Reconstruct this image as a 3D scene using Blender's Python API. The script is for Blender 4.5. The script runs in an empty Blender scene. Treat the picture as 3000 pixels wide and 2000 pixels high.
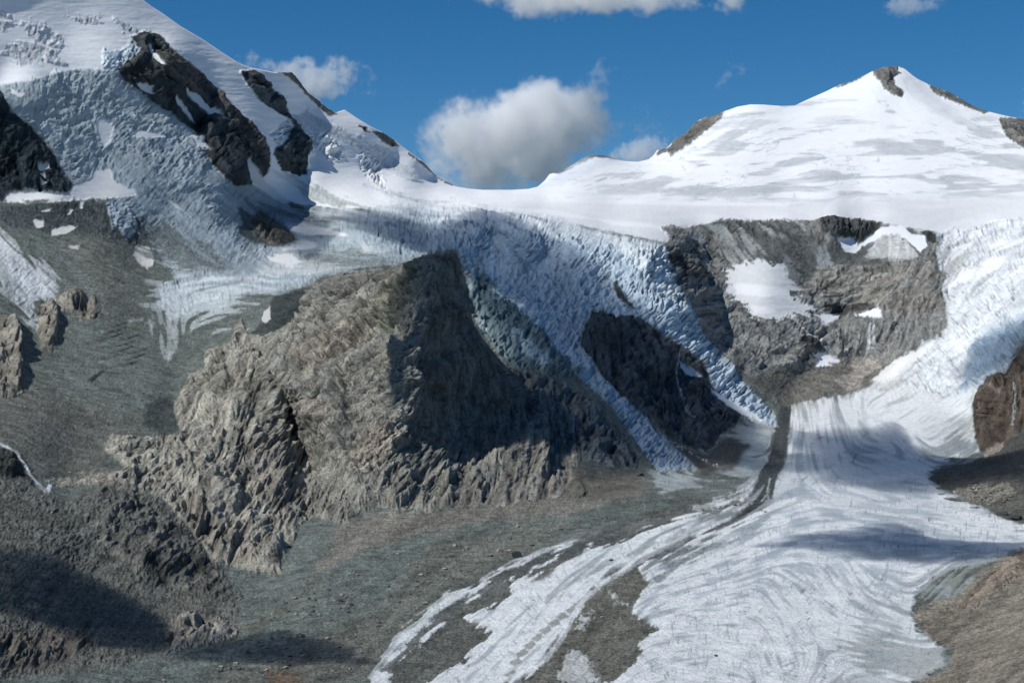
import bpy, math, random, numpy as np
from mathutils import Vector

# ------------------------------------------------------------------ set-up
scene = bpy.context.scene
COL = scene.collection
rng = np.random.default_rng(7)
random.seed(7)
F = 4583.0                     # focal length in survey-sheet units (sheet is 3000 x 2000)
CX, CY = 1500.0, 1000.0
SUN_EL, SUN_AZ = math.radians(50), math.radians(29)     # sun high on the left, a little behind the viewer
SUN = np.array([-math.cos(SUN_EL)*math.cos(SUN_AZ), -math.cos(SUN_EL)*math.sin(SUN_AZ), math.sin(SUN_EL)])

def world(px, py, Y):
    px = np.asarray(px, float); py = np.asarray(py, float); Y = np.asarray(Y, float)
    return np.stack([Y*(px-CX)/F, Y+0*px, Y*(CY-py)/F], -1)

# ------------------------------------------------------------------ survey raster
X0, Y0, ST = -160, -460, 2.0
W, H = 1660, 1290
gx = X0 + ST*np.arange(W); gy = Y0 + ST*np.arange(H)
PX, PY = np.meshgrid(gx, gy)

def perm_noise(seed):
    r = np.random.default_rng(seed); n = 512
    a = r.uniform(0, 2*np.pi, (n, n)).astype(np.float32)
    return np.cos(a), np.sin(a)
_G = {}
def pn(x, y, seed=0):
    """gradient noise, about -1..1"""
    if seed not in _G: _G[seed] = perm_noise(seed+100)
    gc, gs = _G[seed]
    xi = np.floor(x).astype(np.int32); yi = np.floor(y).astype(np.int32)
    fx = (x-xi).astype(np.float32); fy = (y-yi).astype(np.float32)
    xi &= 511; yi &= 511; xj = (xi+1) & 511; yj = (yi+1) & 511
    u = fx*fx*fx*(fx*(fx*6-15)+10); v = fy*fy*fy*(fy*(fy*6-15)+10)
    def d(a, b, ox, oy): return gc[b, a]*(fx-ox)+gs[b, a]*(fy-oy)
    n0 = d(xi, yi, 0, 0)*(1-u)+d(xj, yi, 1, 0)*u
    n1 = d(xi, yj, 0, 1)*(1-u)+d(xj, yj, 1, 1)*u
    return (n0*(1-v)+n1*v)*1.5
def fbm(x, y, o=4, seed=0, g=.5, ridged=False):
    s = 0; a = 1; t = 0
    for k in range(o):
        n = pn(x*(2.03**k)+k*17.3, y*(2.03**k)+k*9.1, seed+k)
        if ridged: n = 1-2*np.abs(n)
        s = s+a*n; t += a; a *= g
    return s/t
def blur(a, s):
    if s <= 0: return a
    r = int(s*2.5)+1; k = np.exp(-.5*(np.arange(-r, r+1)/s)**2); k /= k.sum()
    def one(m):
        p = np.pad(m, ((r, r), (0, 0)), mode='edge'); o = np.zeros_like(m)
        for i in range(2*r+1): o += k[i]*p[i:i+m.shape[0]]
        return o
    return one(one(a).T.copy()).T.copy()
def ss(e0, e1, x):
    t = np.clip((x-e0)/(e1-e0), 0, 1); return t*t*(3-2*t)
def samp(A, px, py):
    x = np.clip((np.asarray(px)-X0)/ST, 0, W-1.001); y = np.clip((np.asarray(py)-Y0)/ST, 0, H-1.001)
    i = x.astype(int); j = y.astype(int); u = x-i; v = y-j
    if A.ndim == 3: u = u[..., None]; v = v[..., None]
    return (A[j, i]*(1-u)+A[j, i+1]*u)*(1-v)+(A[j+1, i]*(1-u)+A[j+1, i+1]*u)*v

# ------------------------------------------------------------------ direction of flow / strata (degrees, up-right positive)
DIRS = [  # tongue
 (2300,1210,95),(2300,1300,80),(2240,1420,60),(2150,1510,28),(1950,1600,28),(1800,1690,40),(1680,1850,58),(1560,1980,42),
 (2400,1200,100),(2480,1260,110),(2420,1350,105),(2400,1430,130),(2460,1440,160),(2350,1480,20),(2450,1500,176),(2600,1480,172),(2300,1550,10),(2500,1570,2),
 (2650,1560,175),(2800,1540,170),(2900,1580,172),(2200,1640,25),(2100,1740,12),(2100,1850,0),(2300,1750,130),(2300,1900,110),(2480,1700,120),
 (2600,1800,150),(2640,1870,165),(2600,1930,172),(2700,1940,165),(2520,1860,168),(2400,1990,60),(2650,1300,125),(2700,1350,140),(2560,1330,172),(2650,1400,175),(2750,1380,178),
 (2800,1250,35),(2800,1300,38),(2700,1200,35),(2850,1000,30),(2700,1100,35),(2600,1150,20),(2500,1180,110),(2950,800,30),(2780,850,55),(2800,780,60),(2800,720,20),(2950,720,20),
 # debris band
 (1900,1480,10),(1700,1560,22),(1500,1640,28),(1300,1760,35),(1150,1900,40),(1000,1650,20),(800,1780,25),(600,1950,8),(1100,1950,38),(1300,1550,14),
 # right foreground
 (2800,1900,38),(2900,1750,40),(2950,1950,40),(2750,1820,35),(2780,1730,50),(2950,1450,15),(2850,1400,20),(2920,1200,85),
 # plateau and right mountain
 (1700,600,175),(1500,590,0),(1900,640,172),(2000,620,178),(2100,560,8),(1900,560,20),(2300,600,178),(2600,600,175),(2900,620,178),(2100,480,25),(2300,440,20),
 (2500,480,2),(2700,520,172),(2900,480,165),(2700,400,170),(2500,350,8),(2800,360,150),(2620,260,110),(2300,360,14),(2150,400,30),(1750,520,20),(1200,580,172),(1000,560,155),(1850,500,12),
 # ridge left of the saddle
 (1100,480,148),(1000,420,150),(900,350,150),(1200,530,160),(850,450,150),(950,500,150),(1020,500,130),(850,570,155),(800,500,150),
 # left massif
 (450,60,150),(600,190,142),(700,290,140),(550,230,130),(300,60,165),(100,50,170),(200,130,160),(100,200,165),(330,200,140),
 (150,270,5),(200,330,30),(250,290,160),(150,400,135),(300,400,140),(400,450,125),(500,420,140),(600,500,130),(300,500,170),(450,600,140),(550,650,140),(650,600,135),(700,730,138),(620,740,145),
 (200,600,100),(340,640,95),(750,760,130),(800,720,160),(900,720,5),(1000,700,178),(1100,720,172),(1000,750,170),(850,780,10),(700,800,8),(600,840,6),(550,870,30),(480,800,0),
 (750,640,150),(850,640,165),(950,660,175),(1100,640,170),(480,960,100),(420,860,0),
 (20,750,130),(80,830,130),(0,700,130),(150,650,160),(150,620,15),(300,780,140),(200,1000,150),(350,1000,20),(450,1150,140),(200,1250,150),
 # dark walls on the left
 (500,250,128),(600,350,128),(700,450,115),(850,400,110),(870,480,95),(50,400,80),(150,500,75),
 # crag: strata climbing to the right
 (950,830,15),(1050,850,25),(1000,950,32),(900,1000,42),(1100,950,30),(1150,860,38),(850,1080,60),(1000,1100,45),(1100,1100,30),(1050,1250,38),(1100,1350,42),(950,1250,60),
 (1280,900,92),(1330,1050,95),(1280,1250,88),(1400,1200,100),(850,1300,70),(800,1450,60),(900,1450,60),(1300,1420,50),(1200,1450,40),(1550,1150,100),(1650,1250,105),(1500,1400,80),
 (700,1150,80),(620,1200,50),(600,1100,35),(700,1300,75),(500,1350,40),(400,1380,38),(600,1450,45),(650,1550,50),(450,1500,30),(300,1350,20),(250,1600,20),(100,1550,160),(200,1800,60),(60,1850,60),(550,1830,45),(350,1700,45),
 # icefall
 (1300,660,175),(1500,680,150),(1650,740,150),(1450,760,100),(1600,850,55),(1500,860,48),(1700,830,125),(1560,950,50),(1650,980,55),(1800,800,130),(1900,760,170),(1930,850,20),(1850,900,120),(1950,970,130),
 (2050,1080,125),(2150,1180,120),(1750,1130,130),(1850,1240,130),(1960,1340,130),(1420,950,110),(1500,1020,120),(1400,820,100),
 # rock island and cirque
 (1800,1050,95),(1900,1100,100),(2000,1200,105),(2200,1300,0),(2150,1350,165),(2000,1420,170),
 (2100,720,120),(2100,850,10),(2100,950,5),(2250,700,125),(2400,700,105),(2500,660,70),(2500,790,12),(2550,830,10),(2700,820,45),(2650,900,60),(2450,880,5),(2700,950,88),(2500,1000,80),(2400,1000,150),(2300,950,150),
 (2200,1050,150),(2400,1120,160),(2530,1110,50),(2500,1140,40),(2660,740,100),(2750,760,60)]
D = np.array(DIRS, float)
cgx = np.arange(X0, X0+ST*W+32, 32.); cgy = np.arange(Y0, Y0+ST*H+32, 32.)
cX, cY = np.meshgrid(cgx, cgy)
d2 = (cX[..., None]-D[:, 0])**2+((cY[..., None]-D[:, 1])*1.15)**2
wgt = 1/(d2+500)**1.6
ang = 2*np.radians(D[:, 2])
ca = (wgt*np.cos(ang)).sum(-1)/wgt.sum(-1); sa = (wgt*np.sin(ang)).sum(-1)/wgt.sum(-1)
def upsample(A, sx=32., sy=32.):
    x = (PX-cgx[0])/sx; y = (PY-cgy[0])/sy; i = x.astype(int); j = y.astype(int); u = x-i; v = y-j
    i2 = np.minimum(i+1, A.shape[1]-1); j2 = np.minimum(j+1, A.shape[0]-1)
    return (A[j, i]*(1-u)+A[j, i2]*u)*(1-v)+(A[j2, i]*(1-u)+A[j2, i2]*u)*v
th = .5*np.arctan2(blur(upsample(sa), 8), blur(upsample(ca), 8))
DXf, DYf = np.cos(th), -np.sin(th)
def lic(src, n, step=1.0, dx=DXf, dy=DYf):
    """drag a grain along the flow direction: streaks of ice, strata of rock"""
    acc = src.copy(); tot = 1.0
    jj, ii = np.meshgrid(np.arange(H), np.arange(W), indexing='ij')
    for sgn in (1, -1):
        x = ii.astype(np.float32); y = jj.astype(np.float32); vx = sgn*dx; vy = sgn*dy
        lx, ly = vx, vy
        for k in range(n):
            x = x+lx*step; y = y+ly*step
            a = np.clip(np.rint(x).astype(int), 0, W-1); b = np.clip(np.rint(y).astype(int), 0, H-1)
            nx, ny = dx[b, a], dy[b, a]; s = np.sign(nx*lx+ny*ly); s[s == 0] = 1
            lx, ly = nx*s, ny*s
            w = .5+.5*math.cos(math.pi*(k+1)/(n+1)); acc += w*src[b, a]; tot += w
    acc -= acc.mean(); return acc/acc.std()
white = rng.standard_normal((H, W)).astype(np.float32)
licF = lic(white, 12)                                          # hairline
licM = lic(blur(rng.standard_normal((H, W)).astype(np.float32), 1.6), 26)    # medium
licC = lic(blur(rng.standard_normal((H, W)).astype(np.float32), 4.0), 60, 1.5)    # broad bands
# cross direction (for crevasses that run across the flow)
licX = lic(blur(rng.standard_normal((H, W)).astype(np.float32), 1.0), 7, 1.0, -DYf, DXf)
n1 = fbm(PX/160, PY/160, 4, 1); n2 = fbm(PX/45, PY/45, 4, 11); n3 = fbm(PX/14, PY/14, 3, 21); n4 = fbm(PX/5, PY/5, 2, 31)
r1 = fbm(PX/130+.3*n2, PY/130, 5, 41, .55, True); r2 = fbm(PX/42+.5*n3, PY/42+.3*n2, 4, 51, .55, True); r3 = fbm(PX/15, PY/15, 3, 61, .5, True)
thR = th+.42*n2+.30*n1+.15*n3; rdx, rdy = np.cos(thR), -np.sin(thR)
licR1 = lic(blur(rng.standard_normal((H, W)).astype(np.float32), 3.2), 9, 1.3, rdx, rdy)
licR2 = lic(blur(rng.standard_normal((H, W)).astype(np.float32), 1.3), 6, 1.0, rdx, rdy)
licR3 = lic(blur(rng.standard_normal((H, W)).astype(np.float32), 7.), 14, 2.0, rdx, rdy)
thS = th+.20*n2+.16*n1+.05*n3; sdx, sdy = np.cos(thS), -np.sin(thS)
licS = lic(blur(rng.standard_normal((H, W)).astype(np.float32), 2.0), 20, 1.0, sdx, sdy)          # bedding
licT = lic(blur(rng.standard_normal((H, W)).astype(np.float32), 5.0), 36, 1.5, sdx, sdy)          # thick beds
def dashes(p, n, sm, lo, hi, dx, dy):
    """sparse short lines that follow a direction: fissures, crevasses"""
    a = lic(blur((rng.random((H, W)) < p).astype(np.float32), sm), n, 1.0, dx, dy); return ss(lo, hi, a)
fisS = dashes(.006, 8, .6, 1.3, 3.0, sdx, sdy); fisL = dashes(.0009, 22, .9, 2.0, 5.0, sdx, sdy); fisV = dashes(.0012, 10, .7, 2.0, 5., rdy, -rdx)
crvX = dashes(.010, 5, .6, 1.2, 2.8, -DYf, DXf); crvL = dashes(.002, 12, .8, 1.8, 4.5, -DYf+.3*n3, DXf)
def worley(cx, cy, seed):
    """distance to nearest and second nearest cell point"""
    r = np.random.default_rng(seed); jx = r.random((256, 256)); jy = r.random((256, 256)); hv = r.random((256, 256))
    xi = np.floor(cx).astype(int); yi = np.floor(cy).astype(int)
    f1 = np.full(cx.shape, 9.); f2 = np.full(cx.shape, 9.); hh = np.zeros(cx.shape)
    for a in (-1, 0, 1):
        for b in (-1, 0, 1):
            X = (xi+a) & 255; Yy = (yi+b) & 255
            d = np.hypot(xi+a+jx[Yy, X]-cx, yi+b+jy[Yy, X]-cy)
            m = d < f1; f2 = np.where(m, f1, np.minimum(f2, d)); hh = np.where(m, hv[Yy, X], hh); f1 = np.minimum(f1, d)
    return f1, f2, hh

# ------------------------------------------------------------------ paint: colour + surface kind + object id
colr = np.zeros((H, W, 3)); colr[:] = (.126, .144, .131)
wt = np.zeros((H, W, 4)); wt[..., 1] = 1                   # rock, debris, ice, snow
amp = np.zeros((H, W, 3)); amp[..., 0] = .0; amp[..., 2] = .6      # rock relief, crevasse relief, debris relief
oid = np.zeros((H, W), np.int32)
PART = {}
OBJ = {}                                                   # id -> (name, label, category, kind, group)
def sdist(poly, x, y):
    """signed distance (positive inside)"""
    p = np.array(poly, float); q = np.roll(p, -1, 0)
    best = np.full(x.shape, 1e9); ins = np.zeros(x.shape, bool)
    for a, b in zip(p, q):
        e = b-a; L = max(e@e, 1e-9)
        t = np.clip(((x-a[0])*e[0]+(y-a[1])*e[1])/L, 0, 1)
        best = np.minimum(best, (x-a[0]-t*e[0])**2+(y-a[1]-t*e[1])**2)
        c = ((a[1] > y) != (b[1] > y)) & (x < (b[0]-a[0])*(y-a[1])/(b[1]-a[1]+1e-12)+a[0]); ins ^= c
    return np.where(ins, 1, -1)*np.sqrt(best)
MAT = dict(R=0, D=1, I=2, S=3)
def zone(poly, col=None, mat=None, rock=None, crev=None, deb=None, soft=3, ragged=5, streak=0, strength=1., obj=None, coarse=0, thr=0.):
    p = np.array(poly, float); m = soft+abs(ragged)*2+streak*3+coarse*2+12
    i0 = max(int((p[:, 0].min()-m-X0)/ST), 0); i1 = min(int((p[:, 0].max()+m-X0)/ST)+1, W)
    j0 = max(int((p[:, 1].min()-m-Y0)/ST), 0); j1 = min(int((p[:, 1].max()+m-Y0)/ST)+1, H)
    s = (slice(j0, j1), slice(i0, i1))
    d = sdist(poly, PX[s], PY[s])
    d = d+ragged*(n3[s]+.5*n4[s])*1.3+coarse*n2[s]*1.5+streak*licM[s]
    mk = ss(-soft, soft, d-thr)*strength
    k = mk[..., None]
    if col is not None: colr[s] = colr[s]*(1-k)+np.array(col)*k
    if mat is not None:
        t = np.zeros(4); t[MAT[mat]] = 1; wt[s] = wt[s]*(1-k)+t*k
    for q, v in enumerate((rock, crev, deb)):
        if v is None and mat is not None: v = {'R': (1, 0, .3), 'D': (0, 0, .7), 'I': (0, .4, 0), 'S': (0, .05, 0)}[mat][q]
        if v is not None: amp[s + (q,)] = amp[s + (q,)]*(1-mk)+v*mk
    if obj is not None:
        n = len(OBJ)+1; OBJ[n] = obj; o = oid[s]; o[mk > .5*strength] = n
OBJ[0] = ('moraine_slope', None, None, 'structure', None)
ST_ = lambda n: (n, None, None, 'structure', None)
def TH(n, l, c, g=None): return (n, l, c, None, g)
def PT(n, l, parent): return (n, l, None, None, 'part of '+parent)

SNOW = (.76, .775, .79); FIRN = (.60, .61, .62); ICE = (.50, .555, .60); BICE = (.41, .495, .565)
GRN = (.124,.143,.130); BRN = (.14,.138,.12); TAN = (.315,.30,.255); DARK = (.055, .058, .058); GRAY = (.15, .148, .135)

# -- snowfields
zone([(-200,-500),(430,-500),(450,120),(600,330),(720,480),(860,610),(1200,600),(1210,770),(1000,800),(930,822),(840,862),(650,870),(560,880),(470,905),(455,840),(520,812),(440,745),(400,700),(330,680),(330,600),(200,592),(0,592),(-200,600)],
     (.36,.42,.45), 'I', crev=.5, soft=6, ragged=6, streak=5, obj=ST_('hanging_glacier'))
zone([(400,-60),(700,-500),(3300,-500),(3300,650),(2950,690),(2770,700),(2750,680),(2600,655),(2330,644),(2100,665),(1965,690),(1955,712),(1850,690),(1600,640),(1400,611),(1150,608),(1000,612),(880,600),(800,575),(700,520),(725,470),(760,400),(650,270),(560,190),(440,95)],
     SNOW, 'S', crev=.1, soft=4, ragged=3, obj=ST_('snowfield'))
zone([(-200,-500),(480,-500),(470,60),(430,98),(385,110),(340,205),(280,205),(200,205),(100,235),(0,250),(-200,250)],
     (.74,.76,.78), 'S', crev=.12, soft=6, ragged=4, obj=ST_('snow_dome'))
# the ridge left of the saddle and the right-hand mountain are two slopes of their own
zone([(560,-100),(1340,-100),(1420,580),(1000,610),(860,600),(700,520),(725,470),(760,400),(650,270),(560,190),(440,95),(400,-60)],
     None, None, soft=1, ragged=0, obj=TH('snow_ridge', 'long snow covered ridge falling from the upper left to the saddle, rocks along its crest', 'mountain'))
zone([(1560,-100),(3300,-100),(3300,520),(3000,560),(2500,560),(2100,575),(1700,590),(1560,560)],
     None, None, soft=1, ragged=0, obj=TH('snow_mountain', 'broad snow covered pyramid mountain with small rocky summit rising right of the saddle', 'mountain'))
# grey ice bands between the snow on the big right mountain: bands follow the slope
bandn = fbm(PX/150+.5*n1, PY/17+.02*PX*.12, 4, 71, .55)+.38*licC
m = ss(-.06, .22, bandn)*ss(0, 1, (PX-1640)/260)*ss(600, 560, PY+.00*PX)*ss(300, 430, PY+.05*np.abs(PX-2550))
m = np.maximum(m, ss(.30, .5, bandn)*ss(1700, 1950, PX)*ss(600, 570, PY)*ss(250, 330, PY))
skym = ss(2900, 2700, PX)*.0+1
def tint(m, c, k=1., crev=None):
    global colr
    mm = (m*k)[..., None]; colr = colr*(1-mm)+np.array(c)*mm
    if crev is not None: amp[..., 1] = amp[..., 1]*(1-m*k)+crev*m*k
tint(m, (.44,.46,.48), .85, .35)
bn2 = fbm(PX/60+.4*n2, PY/7.5, 3, 171, .55)+.25*licM
tint(ss(.0, .4, bn2)*ss(1650, 1900, PX)*ss(620, 590, PY)*ss(290, 420, PY)*ss(-.5, .2, bandn), (.60,.615,.63), .65)
lines = ss(.93, .985, 1-np.abs(fbm(PX/90+.4*n3, PY/26+.9*n2+.2*n3, 3, 181)))*ss(.05, .4, n2+.4*n1)
crvH = np.maximum(dashes(.0035, 11, .6, 1.4, 3.4, DXf, DYf), .8*dashes(.0012, 24, .7, 2., 5., np.cos(th+.25*n1+.1*n2), -np.sin(th+.25*n1+.1*n2)))
tint(crvH*ss(-.35, .25, n1+.5*bandn)*(wt[..., 3] > .5)*ss(620, 600, PY)*ss(1450, 1700, PX)*ss(280, 380, PY), (.33,.37,.42), .75)
tint(lines*ss(1650, 1900, PX)*ss(600, 570, PY)*ss(330, 420, PY), (.36,.39,.43), .7)
low = ss(560, 620, PY+.03*(PX-2300))*ss(1450, 1700, PX)*(wt[..., 3] > .5)
tint(low*ss(-.9, .6, licC*.5+n2), (.60,.62,.635), .85, .3)
zone([(1150,606),(1400,600),(1700,590),(2000,595),(2400,600),(3300,560),(3300,700),(2770,700),(2600,655),(2330,644),(2100,665),(1965,700),(1600,640),(1400,611)], (.66,.67,.68), 'S', crev=.2, soft=8, ragged=3, streak=4, strength=.6)
for pl in ([(1740,640),(1900,655),(1940,668),(1800,662)], [(1430,606),(1600,612),(1700,630),(1740,642),(1600,632)], [(1400,575),(2000,590),(2330,596),(2380,585),(2300,604),(2000,602),(1600,590)]):
    zone(pl, SNOW, 'S', soft=4, ragged=2)
# blue ice streaks on the ridge left of the saddle
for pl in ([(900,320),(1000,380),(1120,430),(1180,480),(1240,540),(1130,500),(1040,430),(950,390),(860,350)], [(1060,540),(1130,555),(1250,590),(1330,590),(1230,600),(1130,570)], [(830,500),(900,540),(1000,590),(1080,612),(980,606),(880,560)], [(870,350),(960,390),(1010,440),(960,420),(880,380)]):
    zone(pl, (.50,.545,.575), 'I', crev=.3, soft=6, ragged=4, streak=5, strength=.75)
for pl in ([(895,390),(950,385),(985,420),(1010,465),(995,475),(960,465),(940,440),(905,420)], [(1045,450),(1075,440),(1110,480),(1130,530),(1140,560),(1100,545),(1060,500)]):
    zone(pl, (.70,.72,.72), 'I', crev=1.6, soft=5, ragged=5, strength=.9)
zone([(840,510),(950,560),(1080,610),(1000,610),(900,585),(845,530)], (.42,.46,.44), 'I', crev=.2, soft=5, streak=4, strength=.8)

# -- left massif detail
for pl in ([(20,130),(120,120),(170,150),(190,195),(160,190),(60,185),(0,160)], [(200,40),(290,50),(300,70),(240,75)], [(60,60),(140,75),(200,120),(150,150),(80,110)], [(340,60),(400,80),(410,110),(350,90)], [(0,40),(50,60),(20,90),(-20,80)]):
    zone(pl, (.46,.49,.52), 'I', crev=.8, soft=6, ragged=8, streak=6, coarse=6, strength=.8)
zone([(300,140),(345,150),(390,130),(415,150),(370,182),(345,205),(300,200)], (.52,.60,.66), 'I', crev=1.0, soft=5, ragged=4)
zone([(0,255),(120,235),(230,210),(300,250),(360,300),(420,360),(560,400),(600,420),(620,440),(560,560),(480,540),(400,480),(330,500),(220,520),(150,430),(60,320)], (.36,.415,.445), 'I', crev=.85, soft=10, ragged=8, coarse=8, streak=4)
for pl, c in (([(285,352),(320,348),(332,380),(320,420),(300,430),(285,390)], .74), ([(400,380),(460,390),(480,400),(430,405),(380,400)], .7), ([(560,400),(600,420),(615,435),(575,430)], .75), ([(30,262),(70,275),(60,285),(30,275)], .75), ([(485,580),(520,600),(540,620),(510,605)], .7), ([(600,595),(625,605),(610,608)], .8)):
    zone(pl, (c, c+.01, c+.02), 'S', soft=4, ragged=4)
zone([(10,575),(40,560),(80,565),(110,560),(190,572),(215,545),(270,522),(280,495),(320,495),(335,530),(395,560),(397,573),(250,586),(100,595),(20,592)], (.70,.705,.70), 'S', soft=3, ragged=5, obj=TH('snow_patch','pale three-armed snow patch in the hollow under the upper left icefall','snow patch'))
# dirty ice fringe beneath it
zone([(0,600),(200,590),(330,590),(420,640),(470,760),(330,700),(200,690),(0,660)], (.06,.072,.075), 'D', soft=10, ragged=10, streak=6, deb=1.6)
zone([(300,585),(350,590),(400,640),(395,680),(370,700),(330,660)], (.30,.36,.42), 'I', crev=1.4, soft=6, streak=6)
for pl in ([(95,645),(125,645),(130,665),(105,668)], [(150,672),(200,660),(225,665),(195,685),(150,690)], [(205,612),(215,615),(205,628),(195,628)], [(232,588),(246,590),(240,612),(232,608)], [(120,620),(150,610),(145,620)], [(370,690),(395,665),(397,680),(380,698)], [(200,720),(232,718),(228,732),(210,730)]):
    zone(pl, (.62,.63,.61), 'S', soft=2, ragged=3, strength=.9)
zone([(388,745),(395,720),(432,720),(450,750),(448,775),(430,787),(405,770)], (.62,.61,.59), 'S', soft=3, ragged=5, obj=TH('snow_patch','small dull pink-white snow patch low on the left debris slope','snow patch'))
# middle-left glacier: dirty streaks
zone([(440,640),(560,700),(700,800),(560,800),(440,740),(380,700)], (.085,.10,.10), 'D', soft=20, ragged=8, streak=14, strength=.8)
zone([(740,600),(860,620),(1000,640),(960,660),(860,650),(760,640),(690,560)], (.11,.13,.135), 'D', soft=14, streak=14, strength=.8)
zone([(900,740),(1050,735),(1180,770),(1120,785),(980,785),(860,780)], (.12,.14,.14), 'D', soft=10, streak=12, strength=.7)
zone([(700,820),(820,760),(960,770),(1010,785),(930,800),(830,805)], (.55,.57,.58), 'I', crev=.3, soft=6, streak=6, strength=.7)
for pl, c in (([(840,655),(930,658),(990,680),(1010,690),(900,695),(850,680)], .70), ([(810,712),(900,700),(925,720),(880,735),(830,735)], .72), ([(780,750),(850,740),(880,770),(840,785),(790,765)], .62), ([(1060,720),(1150,722),(1200,735),(1120,742),(1070,735)], .62)):
    zone(pl, (c, c, c), 'S', soft=6, ragged=4, streak=5, strength=.9)
zone([(700,600),(760,640),(800,660),(870,700),(860,720),(760,720),(700,690)], (.08,.10,.10), 'D', soft=8, ragged=6, streak=5)
zone([(840,600),(950,606),(1100,606),(1220,606),(1200,700),(1240,740),(1160,790),(1000,800),(860,800),(740,800),(800,720),(860,690)], crev=.16, soft=16, ragged=6)
# ice fans in the debris
zone([(445,835),(560,806),(700,792),(840,780),(860,792),(790,822),(800,850),(720,870),(690,905),(680,925),(640,945),(560,960),(480,950),(445,900)], (.47,.52,.54), 'I', crev=.22, soft=12, ragged=7, streak=30, coarse=8, strength=.9, thr=12)
zone([(375,935),(470,930),(540,950),(560,965),(520,1000),(510,1060),(480,1080),(470,1030),(460,960),(380,945)], (.40,.44,.44), 'I', crev=.3, soft=8, ragged=20, streak=16, coarse=10, strength=.75, thr=16)
zone([(-200,560),(0,680),(30,700),(60,740),(130,790),(170,840),(150,870),(115,895),(108,950),(70,930),(0,840),(-200,700)], (.56,.59,.61), 'I', crev=.4, soft=8, ragged=3, streak=12, obj=ST_('side_glacier'))
zone([(-200,640),(0,760),(60,850),(105,930),(40,880),(0,830),(-200,760)], (.22,.25,.25), 'I', soft=10, streak=14, strength=.7)

# -- debris of the left
zone([(-200,1150),(60,1120),(300,1200),(420,1270),(330,1290),(300,1330),(360,1370),(280,1400),(150,1400),(60,1330),(-200,1300)], (.135,.134,.118), 'D', deb=.8, soft=40, ragged=10, strength=.8)
zone([(200,700),(380,720),(440,830),(420,950),(300,900),(250,780)], (.135,.142,.122), 'D', soft=50, ragged=10, strength=.7)
zone([(430,1180),(500,1160),(530,1260),(480,1280),(420,1240)], (.058,.07,.068), 'D', soft=10, ragged=8, coarse=5)
zone([(800,870),(900,845),(950,860),(940,900),(870,950),(760,990),(735,975),(780,930)], (.055,.065,.062), 'D', soft=5, ragged=4, deb=.3)
zone([(772,910),(790,900),(793,935),(775,950),(765,940)], (.50,.50,.48), 'S', soft=2, ragged=4)
zone([(928,855),(940,868),(946,885),(938,885),(930,870)], (.72,.71,.68), 'S', soft=2, ragged=2)
for k in range(9):                                                      # open cracks in the debris-covered ice
    x = 300+k*9; y = 980+k*13-(k % 3)*30
    zone([(x,y+14),(x+30,y+4),(x+62,y-6),(x+60,y-2),(x+30,y+9)], (.03,.036,.038), soft=2, ragged=3, deb=-2)
zone([(260,1110),(290,1090),(315,1078),(300,1095),(268,1120)], (.03,.035,.035), soft=3, ragged=3)

# -- lower debris plain
zone([(560,1640),(760,1690),(900,1600),(1100,1545),(1400,1490),(1700,1450),(1900,1450),(2100,1470),(1900,1520),(1620,1590),(1500,1650),(1300,1740),(1220,1820),(1100,1960),(1040,2110),(-200,2110),(-200,2000),(300,1960),(560,1900),(700,1830)],
     GRN, 'D', deb=.9, soft=14, ragged=6, obj=ST_('moraine'))
zone([(1000,1510),(1300,1500),(1700,1440),(1900,1440),(1700,1500),(1400,1530),(1200,1570),(1050,1620),(980,1650),(900,1700),(960,1620)], (.19,.175,.15), 'D', deb=1.1, soft=10, ragged=12, coarse=8, streak=3, strength=.8)
zone([(1250,1600),(1500,1560),(1640,1540),(1650,1560),(1500,1640),(1300,1750),(1150,1850),(1100,1820)], (.14,.14,.118), 'D', soft=25, streak=14, strength=.7)
zone([(900,1880),(1100,1800),(1180,1850),(1080,1980),(900,2020),(650,2050),(600,1990)], (.125,.122,.105), 'D', deb=1.1, soft=30, ragged=15, strength=.7)
zone([(780,1965),(860,1965),(900,2010),(800,2020)], (.17,.11,.07), 'D', soft=12, ragged=12, strength=.7)
zone([(660,1880),(700,1840),(800,1790),(900,1740),(960,1700),(900,1760),(800,1820),(720,1860)], (.13,.135,.11), 'D', soft=10, ragged=6, strength=.7)
zone([(1580,1320),(1700,1350),(1900,1390),(2100,1380),(2250,1330),(2230,1420),(2150,1480),(1900,1450),(1700,1440)], (.115,.125,.12), 'D', deb=.5, soft=20, streak=8, strength=.8)
zone([(2080,1300),(2200,1240),(2270,1230),(2255,1350),(2200,1400),(2100,1350),(2000,1330)], (.30,.35,.38), 'I', crev=.3, soft=16, streak=16, strength=.85)
zone([(1920,1380),(2040,1375),(2030,1410),(1980,1450),(1940,1440)], (.40,.44,.45), 'I', soft=10, streak=14, strength=.85)

# -- the glacier tongue
TONGUE = [(2285,1185),(2330,1165),(2450,1150),(2540,1130),(2560,1100),(2620,1060),(2760,985),(2775,900),(2750,800),(2745,740),(2765,680),(3300,590),(3300,900),(2990,950),(2955,1075),(2870,1130),(2852,1200),(2860,1290),(2872,1325),(2790,1350),(2740,1370),(2722,1398),(2760,1440),(2900,1500),(3300,1550),(3300,1600),(2990,1610),(2860,1650),(2760,1680),(2690,1740),(2672,1800),(2700,1850),(2760,1890),(2770,1950),(2700,1990),(2600,2030),(2560,2140),(1030,2140),(1100,1960),(1170,1860),(1220,1820),(1300,1740),(1400,1700),(1500,1648),(1620,1600),(1750,1565),(1880,1525),(2000,1490),(2110,1460),(2200,1420),(2235,1350),(2268,1260),(2280,1210)]
zone(TONGUE, (.68,.70,.71), 'I', crev=.3, soft=5, ragged=4, streak=7, obj=ST_('glacier_tongue'))
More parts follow.
